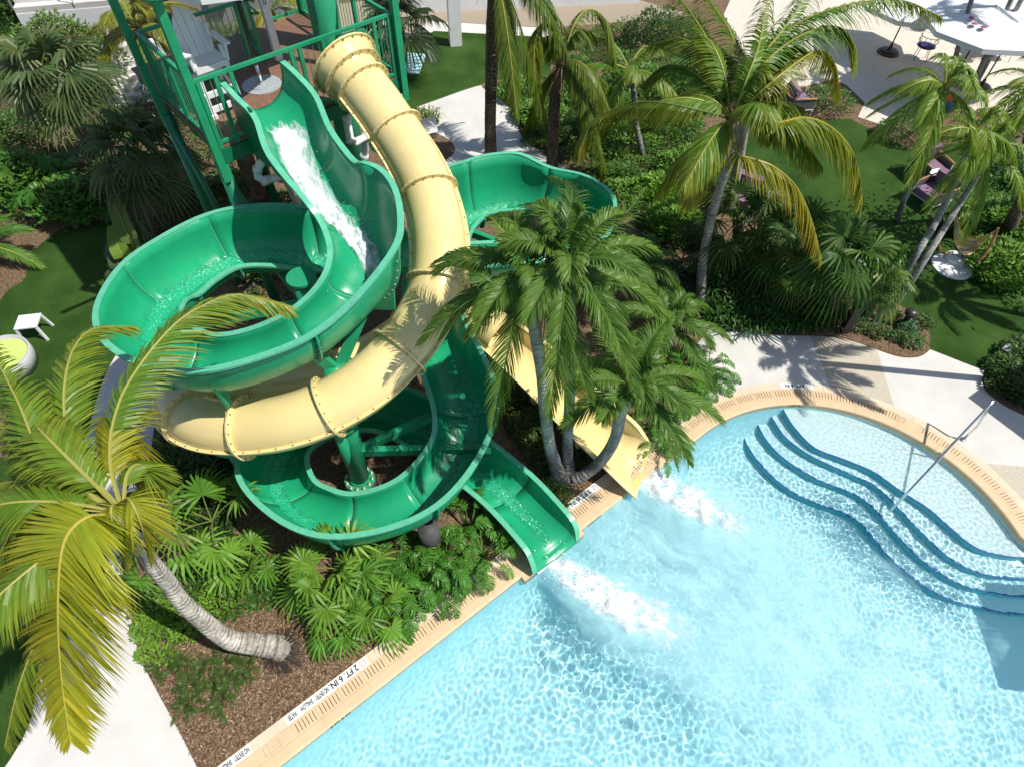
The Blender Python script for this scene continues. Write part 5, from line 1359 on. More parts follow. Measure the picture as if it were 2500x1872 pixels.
LIMEG = (.12, .24, .02); DKG = (.022, .065, .012); MIDG = (.05, .13, .018); BLUEG = (.04, .10, .03)
SH = [
 # bottom left bed
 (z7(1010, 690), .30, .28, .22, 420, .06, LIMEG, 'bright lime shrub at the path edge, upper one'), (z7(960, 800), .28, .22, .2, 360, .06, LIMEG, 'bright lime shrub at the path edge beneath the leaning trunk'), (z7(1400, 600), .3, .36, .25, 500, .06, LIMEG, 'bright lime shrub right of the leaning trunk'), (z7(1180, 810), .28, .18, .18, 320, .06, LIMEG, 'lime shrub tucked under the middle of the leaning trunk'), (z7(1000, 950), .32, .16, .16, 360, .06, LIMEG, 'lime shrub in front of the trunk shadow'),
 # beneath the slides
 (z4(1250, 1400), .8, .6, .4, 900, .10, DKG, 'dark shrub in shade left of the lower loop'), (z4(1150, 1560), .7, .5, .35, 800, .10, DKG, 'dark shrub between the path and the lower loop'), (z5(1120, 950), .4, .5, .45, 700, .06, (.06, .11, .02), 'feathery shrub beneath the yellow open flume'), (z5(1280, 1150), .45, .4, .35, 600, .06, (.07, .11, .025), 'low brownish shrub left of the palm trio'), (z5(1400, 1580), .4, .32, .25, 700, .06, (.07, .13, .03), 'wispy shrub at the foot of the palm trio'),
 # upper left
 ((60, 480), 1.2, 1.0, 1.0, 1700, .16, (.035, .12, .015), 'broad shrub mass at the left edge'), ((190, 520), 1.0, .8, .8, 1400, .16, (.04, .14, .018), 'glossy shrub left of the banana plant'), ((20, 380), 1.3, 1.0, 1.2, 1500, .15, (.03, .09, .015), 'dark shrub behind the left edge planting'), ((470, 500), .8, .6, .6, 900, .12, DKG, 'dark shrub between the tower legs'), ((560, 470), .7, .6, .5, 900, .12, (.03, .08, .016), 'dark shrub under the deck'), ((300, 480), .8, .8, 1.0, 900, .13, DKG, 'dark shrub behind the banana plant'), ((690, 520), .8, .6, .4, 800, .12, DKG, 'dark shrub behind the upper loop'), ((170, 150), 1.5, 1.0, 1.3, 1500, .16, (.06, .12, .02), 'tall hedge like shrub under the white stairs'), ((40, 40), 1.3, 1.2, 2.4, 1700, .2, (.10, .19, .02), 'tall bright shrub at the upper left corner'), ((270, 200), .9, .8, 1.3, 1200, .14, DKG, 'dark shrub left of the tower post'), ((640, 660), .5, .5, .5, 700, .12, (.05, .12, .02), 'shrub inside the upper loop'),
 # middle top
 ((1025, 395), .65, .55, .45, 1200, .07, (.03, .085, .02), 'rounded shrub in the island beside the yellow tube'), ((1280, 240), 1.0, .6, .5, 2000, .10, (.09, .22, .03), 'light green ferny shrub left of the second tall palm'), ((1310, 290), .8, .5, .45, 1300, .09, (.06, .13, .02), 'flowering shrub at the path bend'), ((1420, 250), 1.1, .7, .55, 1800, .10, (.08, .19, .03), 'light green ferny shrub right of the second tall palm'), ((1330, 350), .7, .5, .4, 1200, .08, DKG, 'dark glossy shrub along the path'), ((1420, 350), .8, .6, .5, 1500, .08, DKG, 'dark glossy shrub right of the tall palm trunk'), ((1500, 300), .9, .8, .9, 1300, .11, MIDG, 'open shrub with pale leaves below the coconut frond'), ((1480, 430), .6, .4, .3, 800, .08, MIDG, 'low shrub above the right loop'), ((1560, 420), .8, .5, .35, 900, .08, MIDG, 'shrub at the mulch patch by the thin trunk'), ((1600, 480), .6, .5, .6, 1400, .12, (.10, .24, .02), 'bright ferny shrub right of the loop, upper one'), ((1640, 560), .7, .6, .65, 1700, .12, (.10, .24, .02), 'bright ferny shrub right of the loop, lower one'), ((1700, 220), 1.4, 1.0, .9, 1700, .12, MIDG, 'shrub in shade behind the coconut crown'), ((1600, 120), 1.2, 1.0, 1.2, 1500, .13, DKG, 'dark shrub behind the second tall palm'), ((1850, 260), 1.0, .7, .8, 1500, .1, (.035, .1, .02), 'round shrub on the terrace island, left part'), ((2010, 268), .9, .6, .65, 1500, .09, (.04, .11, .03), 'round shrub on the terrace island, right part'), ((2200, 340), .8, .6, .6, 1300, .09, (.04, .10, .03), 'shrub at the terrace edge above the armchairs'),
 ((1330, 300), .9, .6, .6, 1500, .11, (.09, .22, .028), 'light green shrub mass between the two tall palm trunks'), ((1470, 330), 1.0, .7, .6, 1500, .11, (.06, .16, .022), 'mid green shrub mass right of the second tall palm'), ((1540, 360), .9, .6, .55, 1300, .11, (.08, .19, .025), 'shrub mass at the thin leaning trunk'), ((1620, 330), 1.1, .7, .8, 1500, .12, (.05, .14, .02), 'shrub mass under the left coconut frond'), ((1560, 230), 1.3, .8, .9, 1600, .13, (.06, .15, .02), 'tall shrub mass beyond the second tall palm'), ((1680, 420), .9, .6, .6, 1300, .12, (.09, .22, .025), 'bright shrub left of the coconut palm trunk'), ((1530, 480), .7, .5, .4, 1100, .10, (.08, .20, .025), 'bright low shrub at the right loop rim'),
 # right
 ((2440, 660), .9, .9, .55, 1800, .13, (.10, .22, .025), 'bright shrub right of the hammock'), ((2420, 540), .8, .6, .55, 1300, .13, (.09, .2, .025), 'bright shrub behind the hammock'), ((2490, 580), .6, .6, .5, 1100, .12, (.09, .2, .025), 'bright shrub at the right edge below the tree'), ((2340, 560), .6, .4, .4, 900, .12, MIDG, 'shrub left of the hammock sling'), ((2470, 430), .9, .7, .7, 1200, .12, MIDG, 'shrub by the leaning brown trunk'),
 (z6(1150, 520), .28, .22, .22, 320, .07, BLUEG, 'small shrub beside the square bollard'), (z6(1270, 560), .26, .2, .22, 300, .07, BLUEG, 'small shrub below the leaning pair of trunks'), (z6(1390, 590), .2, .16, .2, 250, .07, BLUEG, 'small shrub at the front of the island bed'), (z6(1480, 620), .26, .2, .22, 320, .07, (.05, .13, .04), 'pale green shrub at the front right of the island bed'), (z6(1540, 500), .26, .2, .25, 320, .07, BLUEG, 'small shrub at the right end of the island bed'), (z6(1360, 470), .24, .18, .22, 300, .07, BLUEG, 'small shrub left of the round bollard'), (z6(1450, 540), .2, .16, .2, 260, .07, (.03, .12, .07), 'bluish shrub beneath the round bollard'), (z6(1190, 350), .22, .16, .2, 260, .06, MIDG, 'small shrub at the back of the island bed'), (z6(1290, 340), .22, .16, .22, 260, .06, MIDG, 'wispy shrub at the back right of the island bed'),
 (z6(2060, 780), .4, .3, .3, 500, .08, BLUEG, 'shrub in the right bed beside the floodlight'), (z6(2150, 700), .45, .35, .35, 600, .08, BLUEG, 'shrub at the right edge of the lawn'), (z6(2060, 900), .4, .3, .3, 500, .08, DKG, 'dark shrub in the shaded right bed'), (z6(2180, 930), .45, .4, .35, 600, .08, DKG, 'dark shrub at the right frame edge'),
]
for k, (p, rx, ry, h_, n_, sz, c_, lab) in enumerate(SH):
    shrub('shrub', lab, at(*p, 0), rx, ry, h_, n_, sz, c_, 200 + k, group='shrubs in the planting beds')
ST2 = [(z6(420, 470), .8, .45, .5, 420, 'dark strap leaved clump at the left end of the bed'), (z6(640, 470), .8, .4, .48, 420, 'dark strap leaved clump in the middle of the bed edge'), (z6(840, 460), .7, .4, .45, 380, 'dark strap leaved clump at the right end of the bed'), (z6(500, 320), .9, .5, .55, 420, 'dark strap leaved clump behind the bed edge'), (z6(760, 330), .9, .5, .55, 420, 'dark strap leaved clump under the fan palm'), (z6(330, 260), .8, .6, .55, 380, 'dark strap leaved clump beside the coconut trunk'), (z6(560, 130), 1.0, .6, .55, 380, 'dark strap leaved clump deep in the bed'), (z6(950, 380), .5, .4, .4, 250, 'strap leaved clump by the shaggy trunk'), (z6(800, 150), .9, .6, .55, 350, 'dark strap leaved clump behind the shaggy trunk')]
for k, (p, rx, ry, sz, n_, lab) in enumerate(ST2):
    shrub('strap_plant', lab, at(*p, 0), rx, ry, sz, n_, sz, (.03, .10, .014), 300 + k, (.10, .2, .03), 'strap leaved plants in the dark bed', 'plant', True, LEAFG)
ST3 = [((560, 520), .5, .4, .4, 220, 'pale spiky clump between the tower legs'), ((1045, 300), .35, .3, .4, 220, 'yellow green grass clump by the yellow tube'), (z4(1230, 1350), .3, .3, .35, 160, 'sunlit grass clump left of the lower loop'), (z5(1300, 1230), .3, .3, .2, 160, 'sparse grass clump left of the palm trio'), (z5(1600, 1340), .3, .25, .2, 160, 'sparse grass clump under the bent palm trunk')]
for k, (p, rx, ry, sz, n_, lab) in enumerate(ST3):
    shrub('grass_clump', lab, at(*p, 0), rx, ry, sz, n_, sz, (.10, .16, .035), 330 + k, (.3, .34, .08), 'grass clumps under the slides', 'plant', True)
# ferny cycads on the mulch
def coontie(label, base, n, ln, seed, col=(.045, .11, .018)):
    rnd = random.Random(seed); t_ = thing('cycad', label, 'plant', base, 0, 'feathery cycads on the mulch'); m = MB(); m.col = True
    for k in range(n):
        az = k * 2.4 + rnd.uniform(-.3, .3); el = R(rnd.uniform(15, 70)); c = auto_ctrl(V(base) + V((rnd.uniform(-.08, .08), rnd.uniform(-.08, .08), .02)), az, el, ln * rnd.uniform(.7, 1.15), .5)
        frond(m, c, .10, 15, rnd, jit(col, rnd, .35), (.20, .20, .05), .2, .3, .008, .1, (.12, .13, .03), .006)
    m.build('fronds', LEAF, t_)
for k, (x, y, lab) in enumerate(((1130, 1020, 'left'), (1280, 1060, 'middle upper'), (1200, 1130, 'middle lower'), (1430, 1000, 'right upper'), (1560, 1040, 'far right'), (1330, 1160, 'lowest middle'), (1180, 1270, 'lowest left'), (1450, 1130, 'lower right'), (1040, 1010, 'far left'), (1390, 1250, 'separate lowest'))):
    coontie('feathery green cycad on the brown mulch, %s one of the group' % lab, at(*z7(x, y), 0), 13, .36, 400 + k)

# banana plant
bp_ = at(265, 640, 0); t_ = thing('banana_plant', 'banana plant with broad upright leaves left of the upper loop', 'plant', bp_)
def broad(m, pts, w, col, mid=(.42, .42, .08)):
    N = 16; p = spline(pts, N); rows = []
    for i, q in enumerate(p):
        t = (p[min(i + 1, N - 1)] - p[max(i - 1, 0)]).normalized(); s_ = t.cross(V((0, -.5, .85))).normalized(); nn = s_.cross(t)
        ww = w * math.sin(PI * min(1, .07 + .9 * i / (N - 1))) ** .5
        rows.append([q - s_ * ww + nn * .05, q - s_ * ww * .5 + nn * (.02 + .008 * (i % 2)), q, q + s_ * ww * .5 + nn * (.02 + .008 * (i % 2)), q + s_ * ww + nn * .05])
    m.loft(rows, col=col)
    m.tube([x + V((0, -.012, .012)) for x in p], [.014 * (1 - .7 * i / (N - 1)) for i in range(N)], 5, False, mid)
for k, (pt, w, c_) in enumerate((([bp_, at(*zA(330, 560), .9), at(*zA(270, 400), 1.4), at(*zA(215, 250), 1.75), at(*zA(200, 150), 1.9)], .19, (.11, .17, .04)), ([bp_, at(*zA(280, 640), .7), at(*zA(230, 520), 1.1), at(*zA(190, 400), 1.3)], .2, (.14, .24, .03)), ([bp_, at(*zA(250, 700), .5), at(*zA(220, 600), .8), at(*zA(150, 540), .75)], .2, (.05, .09, .03)), ([bp_, at(*zA(300, 700), .5), at(*zA(250, 690), .6), at(*zA(150, 740), .4)], .2, (.09, .12, .05)), ([bp_, at(*zA(420, 600), .6), at(*zA(400, 480), .9), at(*zA(360, 380), 1.0)], .16, (.06, .11, .03)))):
    m = MB(); m.col = True; broad(m, pt, w, c_); m.build('leaf', LEAFG, t_)
# split leaf plants on the left and arching palms
for k, (p, n_, lab) in enumerate((((150, 490), 14, 'large split leaf plant in the sun at the left'), ((215, 500), 12, 'large split leaf plant close to the banana leaf'), ((110, 440), 12, 'large split leaf plant in the shade at the left'))):
    philo(lab, at(*p, 0), n_, .5, 450 + k, .7, (.05, .17, .02), 'split leaf plants on the left')
for k, (p, lab) in enumerate((((30, 470), 'arching areca palm at the left frame edge'), ((-10, 640), 'areca palm cut by the left frame edge'))):
    palm('areca_palm', lab, at(*p, 0), at(*p, 0) + V((0, 0, .5)), None, (.06, .05, .05), BARKP, 14, 1.5, .4, 36, (.05, .16, .02), (.15, .26, .04), .4, .25, .034, .6, (80, 15), 470 + k, dead=False, mat=LEAFG)
palm('areca_palm', 'yellowish palm behind the tower railing', at(360, 200, 0), at(335, 70, 2.5), None, (.12, .1, .09), BARKD, 14, 2.1, .5, 46, (.14, .19, .018), (.34, .29, .03), .6, .1, .036, .7, (80, -30), 480, dead=True)
palm('areca_palm', 'yellow fronded palm behind the height gauge', at(650, 120, 0), at(660, 30, 2.2), None, (.12, .1, .09), BARKD, 12, 1.7, .5, 42, (.15, .18, .02), (.4, .30, .04), .7, .1, .036, .8, (60, -40), 483, dead=True)
palm('coconut_palm', 'thin leaning palm trunk among the shrubs beneath the long green frond', at(1576, 395, 0), at(1535, 170, 2.4), P3([(2000, 1020), (1960, 850), (1940, 700), (1925, 480), (1905, 430)], [0, .75, 1.35, 2.2, 2.4], z2), (.09, .075, .07, .065), BARKM, 9, 1.6, .45, 40, els=(70, -20), seed=490, dead=False)
palm('coconut_palm', 'second coconut palm trunk close behind the tall one', at(*z3(335, 1330), 0), at(*z3(440, 640), 4.2), P3([(335, 1330), (370, 1150), (405, 960), (430, 800), (440, 640)], [0, 1.0, 2.1, 3.1, 4.2], z3), (.13, .12, .11, .1), BARKG, 7, 2.0, .55, 50, els=(75, 0), seed=493, dead=False)
# fat trunk under the deck
tk = at(780, 560, 0)
palm('date_palm', 'thick brown palm trunk standing beneath the deck', at(*z3i(1120, 1420), 0), at(*z3i(800, 700), 2.9), P3([(1150, 1500), (1060, 1300), (950, 1060), (850, 850), (800, 690)], [-.05, .5, 1.4, 2.3, 2.9], z3i), (.20, .19, .18, .17), BARKD, 0, seed=3, dead=False, parts=True)
# brown leaning tree at the right
t_ = thing('tree', 'leaning brown tree trunk at the right edge behind the shrubs', 'tree', at(*z3(2100, 1480), 0))
trunk(P3([(2095, 1500), (2130, 1380), (2199, 1250), (2280, 1100)], [-.05, .6, 1.3, 2.2], z3), [.17, .15, .14, .10], BARKD, t_, False)
rnd = random.Random(77); m = MB(); m.col = True; cc = at(*z3(2330, 1000), 2.6)
for k in range(1400):
    p = cc + V((rnd.gauss(0, .7), rnd.gauss(0, .7), rnd.gauss(0, .4))); az = rnd.uniform(0, 2 * PI); d = V((math.cos(az), math.sin(az), rnd.uniform(-.6, .4))); s_ = V((-math.sin(az), math.cos(az), 0))
    m.add([p, p + d * .08 + s_ * .03, p + d * .16, p + d * .08 - s_ * .03], [(0, 1, 2), (0, 2, 3)], jit((.05, .12, .02), rnd, .3))
m.build('crown', LEAF, t_)

def cover(polys, seed, size=.10):
    rnd = random.Random(seed); m = MB(); m.col = True
    for poly, n, h, col, tip in polys:
        pts = [at(*p, 0) for p in poly]; tr = tessellate_polygon([pts]); ar = [abs((pts[b] - pts[a]).cross(pts[c] - pts[a]).z) for a, b, c in tr]
        for k in range(n):
            a, b, c = rnd.choices(tr, ar)[0]; u, v = rnd.random(), rnd.random()
            if u + v > 1: u, v = 1 - u, 1 - v
            p = pts[a] + (pts[b] - pts[a]) * u + (pts[c] - pts[a]) * v; g = noise.noise(V((p.x * 1.3, p.y * 1.3, seed)))
            if g < -.32: continue
            p = p + V((0, 0, max(.015, h * (.35 + g) * rnd.random() ** .5))); az = rnd.uniform(0, 2 * PI); el = rnd.uniform(-.2, 1.0)
            d = V((math.cos(el) * math.cos(az), math.cos(el) * math.sin(az), math.sin(el))); s_ = V((-math.sin(az), math.cos(az), rnd.uniform(-.4, .4))).normalized(); l = size * rnd.uniform(.6, 1.4)
            m.add([p, p + d * l * .5 + s_ * l * .2, p + d * l, p + d * l * .5 - s_ * l * .2], [(0, 1, 2), (0, 2, 3)], jit(mixc(col, tip, rnd.random() * max(0, g + .2)), rnd, .3))
    return setting(m.build('ground_cover', LEAF, None), 'stuff')
_d, _t = (.025, .07, .014), (.11, .21, .03)
cover([([(1180, 215), (1225, 245), (1265, 300), (1290, 350), (1400, 420), (1560, 470), (1700, 520), (1700, 330), (1760, 150), (1700, 40), (1345, 95), (1345, 190)], 30000, .6, (.04, .115, .018), (.16, .30, .03)),
       ([(1500, 420), (1560, 560), (1620, 760), (1680, 790), (2010, 815), (2060, 740), (1990, 640), (1750, 560), (1640, 460)], 12000, .4, (.025, .075, .014), (.07, .16, .022)),
       ([(-60, -20), (-60, 520), (120, 560), (300, 540), (420, 600), (720, 520), (560, 330), (330, 150), (250, 60)], 20000, .55, (.03, .09, .016), _t),
       ([(380, 1100), (420, 960), (600, 1100), (590, 1250), (560, 1330), (400, 1290), (350, 1240)], 3500, .25, (.02, .06, .012), (.07, .14, .02)),
       ([(340, 1560), (330, 1480), (560, 1330), (700, 1370), (760, 1450), (600, 1500), (420, 1560)], 2600, .14, (.05, .13, .018), _t),
       ([(1190, 880), (1200, 1000), (1330, 1180), (1400, 1180), (1300, 980)], 1100, .14, (.05, .09, .02), (.12, .13, .04)),
       ([(2340, 460), (2330, 560), (2380, 700), (2520, 780), (2560, 480), (2480, 420)], 4000, .35, (.05, .13, .018), (.14, .26, .03)),
       ([(2400, 920), (2450, 840), (2540, 800), (2560, 1010), (2470, 990)], 1500, .2, _d, (.06, .13, .03)),
       ([(700, 520), (840, 470), (900, 640), (700, 760), (560, 700)], 1500, .25, _d, _t)], 5)
# palms outside the frame to the right whose shadows cross the deck and the lawn
for k, (px, z_, lab) in enumerate((((z6(760, 720)), 5.6, 'tall palm off the right side throwing its shadow on the pool deck'), ((z6(1700, 330)), 5.2, 'palm off the right side throwing its shadow on the lawn'), (z6(1560, 200), 6.5, 'taller palm off the right side shading the hammock lawn'))):
    pass
SUN_AZ, SUN_EL = R(-14.0), R(57.0)
SD = V((math.cos(SUN_EL) * math.cos(SUN_AZ), math.cos(SUN_EL) * math.sin(SUN_AZ), math.sin(SUN_EL)))
def up_sun(px, z): g0 = at(*px, 0); return g0 + SD * (z / SD.z)
for k, (sh, far, z_, lab) in enumerate(((z6(760, 730), z6(1930, 842), 5.2, 'palm right of the frame whose crown shadow lies on the pool deck'), (z6(1720, 330), z6(2199, 440), 5.0, 'palm right of the frame whose crown shadow lies on the lawn'))):
    cr = up_sun(sh, z_); f0 = at(*far, 0); g0 = at(*sh, 0); dv = (f0 - g0).normalized(); ba = g0 + dv * 5.6
    palm('manila_palm', lab, ba, cr, None, (.10, .085, .08), BARKM, 12, 1.25, .4, 40, AD_G, AD_T, .6, .2, .036, .75, (80, -25), 500 + k, dead=False, mat=LEAFG, rings=False, group='slender palms on the right')

# bark chips on the near mulch
rnd = random.Random(9); m = MB(); m.col = True
def chips(poly, n, s0=.012, s1=.05):
    pts = [at(*p, 0) for p in poly]
    tr = tessellate_polygon([pts]); ar = [abs((pts[b] - pts[a]).cross(pts[c] - pts[a]).z) for a, b, c in tr]
    for k in range(n):
        a, b, c = rnd.choices(tr, ar)[0]; u, v = rnd.random(), rnd.random()
        if u + v > 1: u, v = 1 - u, 1 - v
        p = pts[a] + (pts[b] - pts[a]) * u + (pts[c] - pts[a]) * v + V((0, 0, .004 + rnd.random() * .018)); az = rnd.uniform(0, 2 * PI)
        d = V((math.cos(az), math.sin(az), rnd.uniform(-.35, .35))) * rnd.uniform(s0, s1) * .5; w = V((-math.sin(az), math.cos(az), rnd.uniform(-.4, .4))) * rnd.uniform(.003, .008)
        q = rnd.random(); c_ = mixc((.07, .04, .022), (.50, .35, .22), q * q)
        m.add([p - d - w, p + d - w * .5, p + d + w, p - d + w * .7], [(0, 1, 2, 3)], c_)
chips([z7(840, 560), z7(880, 900), z7(1000, 1190), z7(1240, 1650), z7(1400, 1640), z7(2199, 1055), z8(600, 690), z8(560, 560), z7(1900, 640), z7(1300, 540)], 11000)
chips([z5(1060, 840), z5(1080, 1150), z5(1480, 1640), z5(1780, 1430), z5(1700, 1280), z5(1300, 950)], 3500)
chips([z6(930, 530), z6(1100, 600), z6(1500, 700), z6(1600, 620), z6(1560, 480), z6(1400, 370), z6(1100, 340)], 3000)
chips([z2(1200, 760), z2(1480, 1060), z2(1700, 1100), z2(1900, 1060), z2(2100, 880), z2(1800, 750)], 2500)
setting(m.build('bark_chips', leaf_mat('bark_chip', .9, 0.0, .1)), 'stuff')

# ------------------------------------------------------------------ pool rail and lawn furniture
T0 = at(*z6(2000, 985), 1.0); P1 = at(*z6(1812, 1222), .015); E0 = at(2165, 1255, -.35)
rail = thing('pool_handrail', 'stainless steel handrail running down into the pool', 'handrail', P1)
m = MB(); m.tube([P1, P1 + V((0, 0, .45)), P1.lerp(T0, .96) , T0 + V((.01, .0, 0)), T0.lerp(E0, .03), T0.lerp(E0, .5), E0], .022, 12); m.build('pipe', STEEL, rail, True)
k_ = T0.lerp(E0, .33); m = MB(); m.tube([k_, V((k_.x, k_.y, -.32))], .022, 12); m.build('post', STEEL, rail, True)
m = MB(); m.lathe(P1, [(.055, 0), (.055, .02), (.03, .03)], 24); m.build('escutcheon', STEEL, rail, True)

def armchair(label, loc, rz):
    t_ = thing('armchair', label, 'armchair', loc, rz, 'mauve armchairs on the lawn')
    m = MB(); m.box((0, -.02, .36), .60, .62, .16); m.build('seat_cushion', MAUVE, t_, local=True)
    m = MB(); m.box((0, .30, .62), .58, .16, .46, (1, 0, 0), (0, .97, .24)); m.build('back_cushion', MAUVE, t_, local=True)
    m = MB(); 
    for x in (-.35, .35): m.box((x, .0, .42), .02, .70, .30)
    m.box((0, .385, .52), .70, .02, .5, (1, 0, 0), (0, .97, .24)); m.box((0, .0, .27), .70, .70, .02); m.build('woven_shell', RATTAN, t_, local=True)
    m = MB(); m.tube([(-.36, -.36, .60), (-.37, -.05, .61), (-.36, .33, .62), (-.2, .46, .63), (.2, .46, .63), (.36, .33, .62), (.37, -.05, .61), (.36, -.36, .60)], .022, 8); m.build('wooden_arm', TEAK, t_, True, local=True)
    m = MB(); m.bar((-.36, -.35, .26), (.36, -.35, .26), .022); m.bar((-.36, .35, .26), (.36, .35, .26), .022); m.bar((-.36, -.35, .26), (-.36, .35, .26), .022); m.bar((.36, -.35, .26), (.36, .35, .26), .022); m.build('frame', WHITE, t_, local=True)
    for x in (-.35, .35):
        for y in (-.35, .35): m = MB(); m.bar((x, y, 0), (x * .98, y * .98, .58 if y < 0 else .3), .024); m.build('leg', WHITE, t_, local=True)
    return t_
ac = armchair('mauve armchair with high back facing the white side table', at(*z3(1560, 1125), 0), R(18))
def place(o, label, loc, rz):
    c = copy_tree(o); c.location = loc; c.rotation_euler.z = rz; c['label'] = label; return c
place(ac, 'mauve armchair with pink seat and wooden arms nearest the hammock', at(*z3(1580, 1290), 0), R(-62))
place(ac, 'purple armchair beside the round shrub on the terrace', at(*z3(745, 710), 0), R(100))
place(ac, 'mauve armchair half hidden behind the coconut palm trunk', at(*z3(390, 1310), 0), R(-35))
st_ = thing('side_table', 'small white square side table between two mauve armchairs', 'table', at(*z3(1600, 1190), 0), R(20))
m = MB(); m.box((0, 0, .45), .40, .40, .025); m.build('tabletop', WHITE, st_, local=True)
for x in (-.18, .18):
    for y in (-.18, .18): m = MB(); m.bar((x, y, 0), (x, y, .44), .022); m.build('leg', WHITE, st_, local=True)
# hammock
hb = at(*q6(1235, 1110), .01); hm = thing('hammock', 'striped hammock chair on curved wooden arms with white round base', 'hammock', hb)
m = MB(); m.lathe((hb.x, hb.y, 0), [(.47, .006), (.47, .035), (.45, .04)], 56); m.build('base', WHITE, hm)
m = MB(); p = at(*q6(1290, 1000), .06); dv = (at(*q6(1440, 1095), .06) - at(*q6(1110, 930), .06)); dl = dv.length; dv.normalize(); m.lathe(p - V((0, 0, .02)), [(.26, 0), (.26, .05), (.2, .10)], 40); m.build('base_block', WHITE, hm, True)
A1 = P3([(1100, 925), (1065, 830), (1080, 700), (1180, 480), (1290, 320)], [.12, .35, .62, .95, 1.22], q6); A2 = P3([(1440, 1095), (1560, 1050), (1680, 950), (1790, 760), (1860, 590)], [.1, .3, .52, .85, 1.15], q6)
for A_ in (A1, A2):
    m = MB(); m.tube(spline(A_, 16), .033, 10); m.build('wooden_arm', TEAK if A_ is A2 else TEAK, hm, True)
m = MB(); m.tube(spline([A1[0], p + V((0, 0, .06)), A2[0]], 8), .033, 10); m.build('cross_arm', TEAK, hm, True)
sp = []; SC_ = [(.60, .30, .06), (.62, .55, .28), (.55, .36, .34), (.16, .30, .28), (.62, .55, .40), (.50, .20, .03), (.45, .42, .30)]
m = MB(); m.col = True; NR, NC = 22, 44
tl = spline([A1[-1]] + P3([(1380, 640), (1560, 720), (1720, 680)], [.95, .78, .88], q6) + [A2[-1]], NR); bl = spline([A1[-1]] + P3([(1275, 740), (1340, 900), (1440, 965), (1560, 900), (1720, 740)], [.8, .45, .35, .42, .8], q6) + [A2[-1]], NR)
rows = []; cols = []
for i in range(NR):
    row = []
    for j in range(NC):
        v = j / (NC - 1); q = tl[i].lerp(bl[i], v); bow = math.sin(PI * v) * math.sin(PI * i / (NR - 1)); q = q + V((0, .14, -.16)) * bow; row.append(q); cols.append(SC_[int(j * 17 / NC * 1.0) % 7])
    rows.append(row)
m.loft(rows); m.c = cols; m.build('striped_sling', leaf_mat('striped_cloth', .9, .15, .1), hm, True)
# parasols on the terrace
def parasol(label, base, apex, r, rot, zr=2.25, tilt=None):
    t_ = thing('parasol', label, 'parasol', base, 0, 'white parasols on the terrace'); base = V(base)
    cm = canopy(r, .5, 8, True, .05, rot); m = MB(); m.v = [(base.x + x, base.y + y, zr + z) for x, y, z in cm.v]; m.f = cm.f; m.build('canopy', CANVAS, t_)
    m = MB(); m.tube([base, V((base.x, base.y, zr + .5))], .024, 12); m.build('pole', BROWN, t_, True)
    m = MB(); m.lathe(base, [(.36, 0), (.36, .05), (.3, .08), (.28, .08), (.28, .12), (.2, .14), (.05, .15), (.05, .3)], 40); m.build('base', BROWN, t_)
    m = MB()
    for k in range(8):
        a = rot + 2 * PI * k / 8; m.bar((base.x, base.y, zr + .42), (base.x + r * .97 * math.cos(a), base.y + r * .97 * math.sin(a), zr - .03), .018)
    m.build('ribs', BROWN, t_)
    return t_
pA = at(*q7(740, 575), .012)
parasol('white parasol on a brown base at the left of the terrace', pA, None, 1.6, .2, 1.6)
pBt = at(2430, 18, 2.7); parasol('white parasol with small red marks near its top', V((pBt.x, pBt.y, .012)), None, 1.75, .35)
o_ = [o for o in bpy.data.objects if o.get('label') == 'white parasol with small red marks near its top'][0]
m = MB()
for (x, y) in ((1700, 215), (1800, 250), (1662, 170)):
    p = at(*q7(x, y), 2.60); v_ = V((p.x - pBt.x, p.y - pBt.y, 0)); 
    for zz in (0,):
        m.lathe(V((p.x, p.y, 2.25 + .5 * (1 - v_.length / 1.75) + .0)), [(.0, 0.0), (.085, .012), (.05, .03), (.0, .032)], 14)
m.build('red_marks', M('faded_red', (.30, .05, .10), .7), o_)
for k, (px_, z_, lab) in enumerate(((q7(2330, -10), 2.7, 'white parasol at the upper right corner'),)):
    b0 = at(*px_, z_); parasol(lab, V((b0.x, b0.y, .012)), None, 1.6, .1 + .2 * k)
g0 = at(*z6(1840, 960), 0); h0_ = refr((2411, 1669), ZF)  # unseen canopies added off to the right, outlined from the shadows they throw
for (c0, du, dv_, a_, b_, lab) in ((g0, at(*z6(2199, 1230), 0) - g0, at(*z6(1930, 895), 0) - g0, 3.0, 3.0, 'unseen square canopy added right of the frame to shade the deck and bed'), (h0_, refr((2500, 1676), ZF) - h0_, refr((2377, 1470), ZF) - h0_, 2.4, 1.7, 'unseen square canopy added right of the frame to shade the pool corner')):
    du.z = 0; du.normalize(); pv = V((-du.y, du.x, 0)); pv = pv if pv.dot(dv_) > 0 else -pv
    q0 = c0 + SD * ((2.4 - c0.z) / SD.z); qs = [q0, q0 + du * a_, q0 + du * a_ + pv * b_, q0 + pv * b_]; cc = (qs[0] + qs[2]) / 2
    t_ = thing('parasol', lab, 'parasol', (cc.x, cc.y, .012), 0, 'unseen canopies added for shade')
    m = MB(); m.loft([[cc + V((0, 0, .45))] * 4, qs, [q - V((0, 0, .18)) for q in qs]], True); m.build('canopy', CANVAS, t_)
    m = MB(); m.lathe((cc.x, cc.y, 0), [(.03, .01), (.03, cc.z + .44)], 12); m.build('pole', BROWN, t_)
    m = MB(); m.lathe((cc.x, cc.y, .012), [(.4, 0), (.4, .06), (.1, .1)], 32); m.build('base', BROWN, t_)
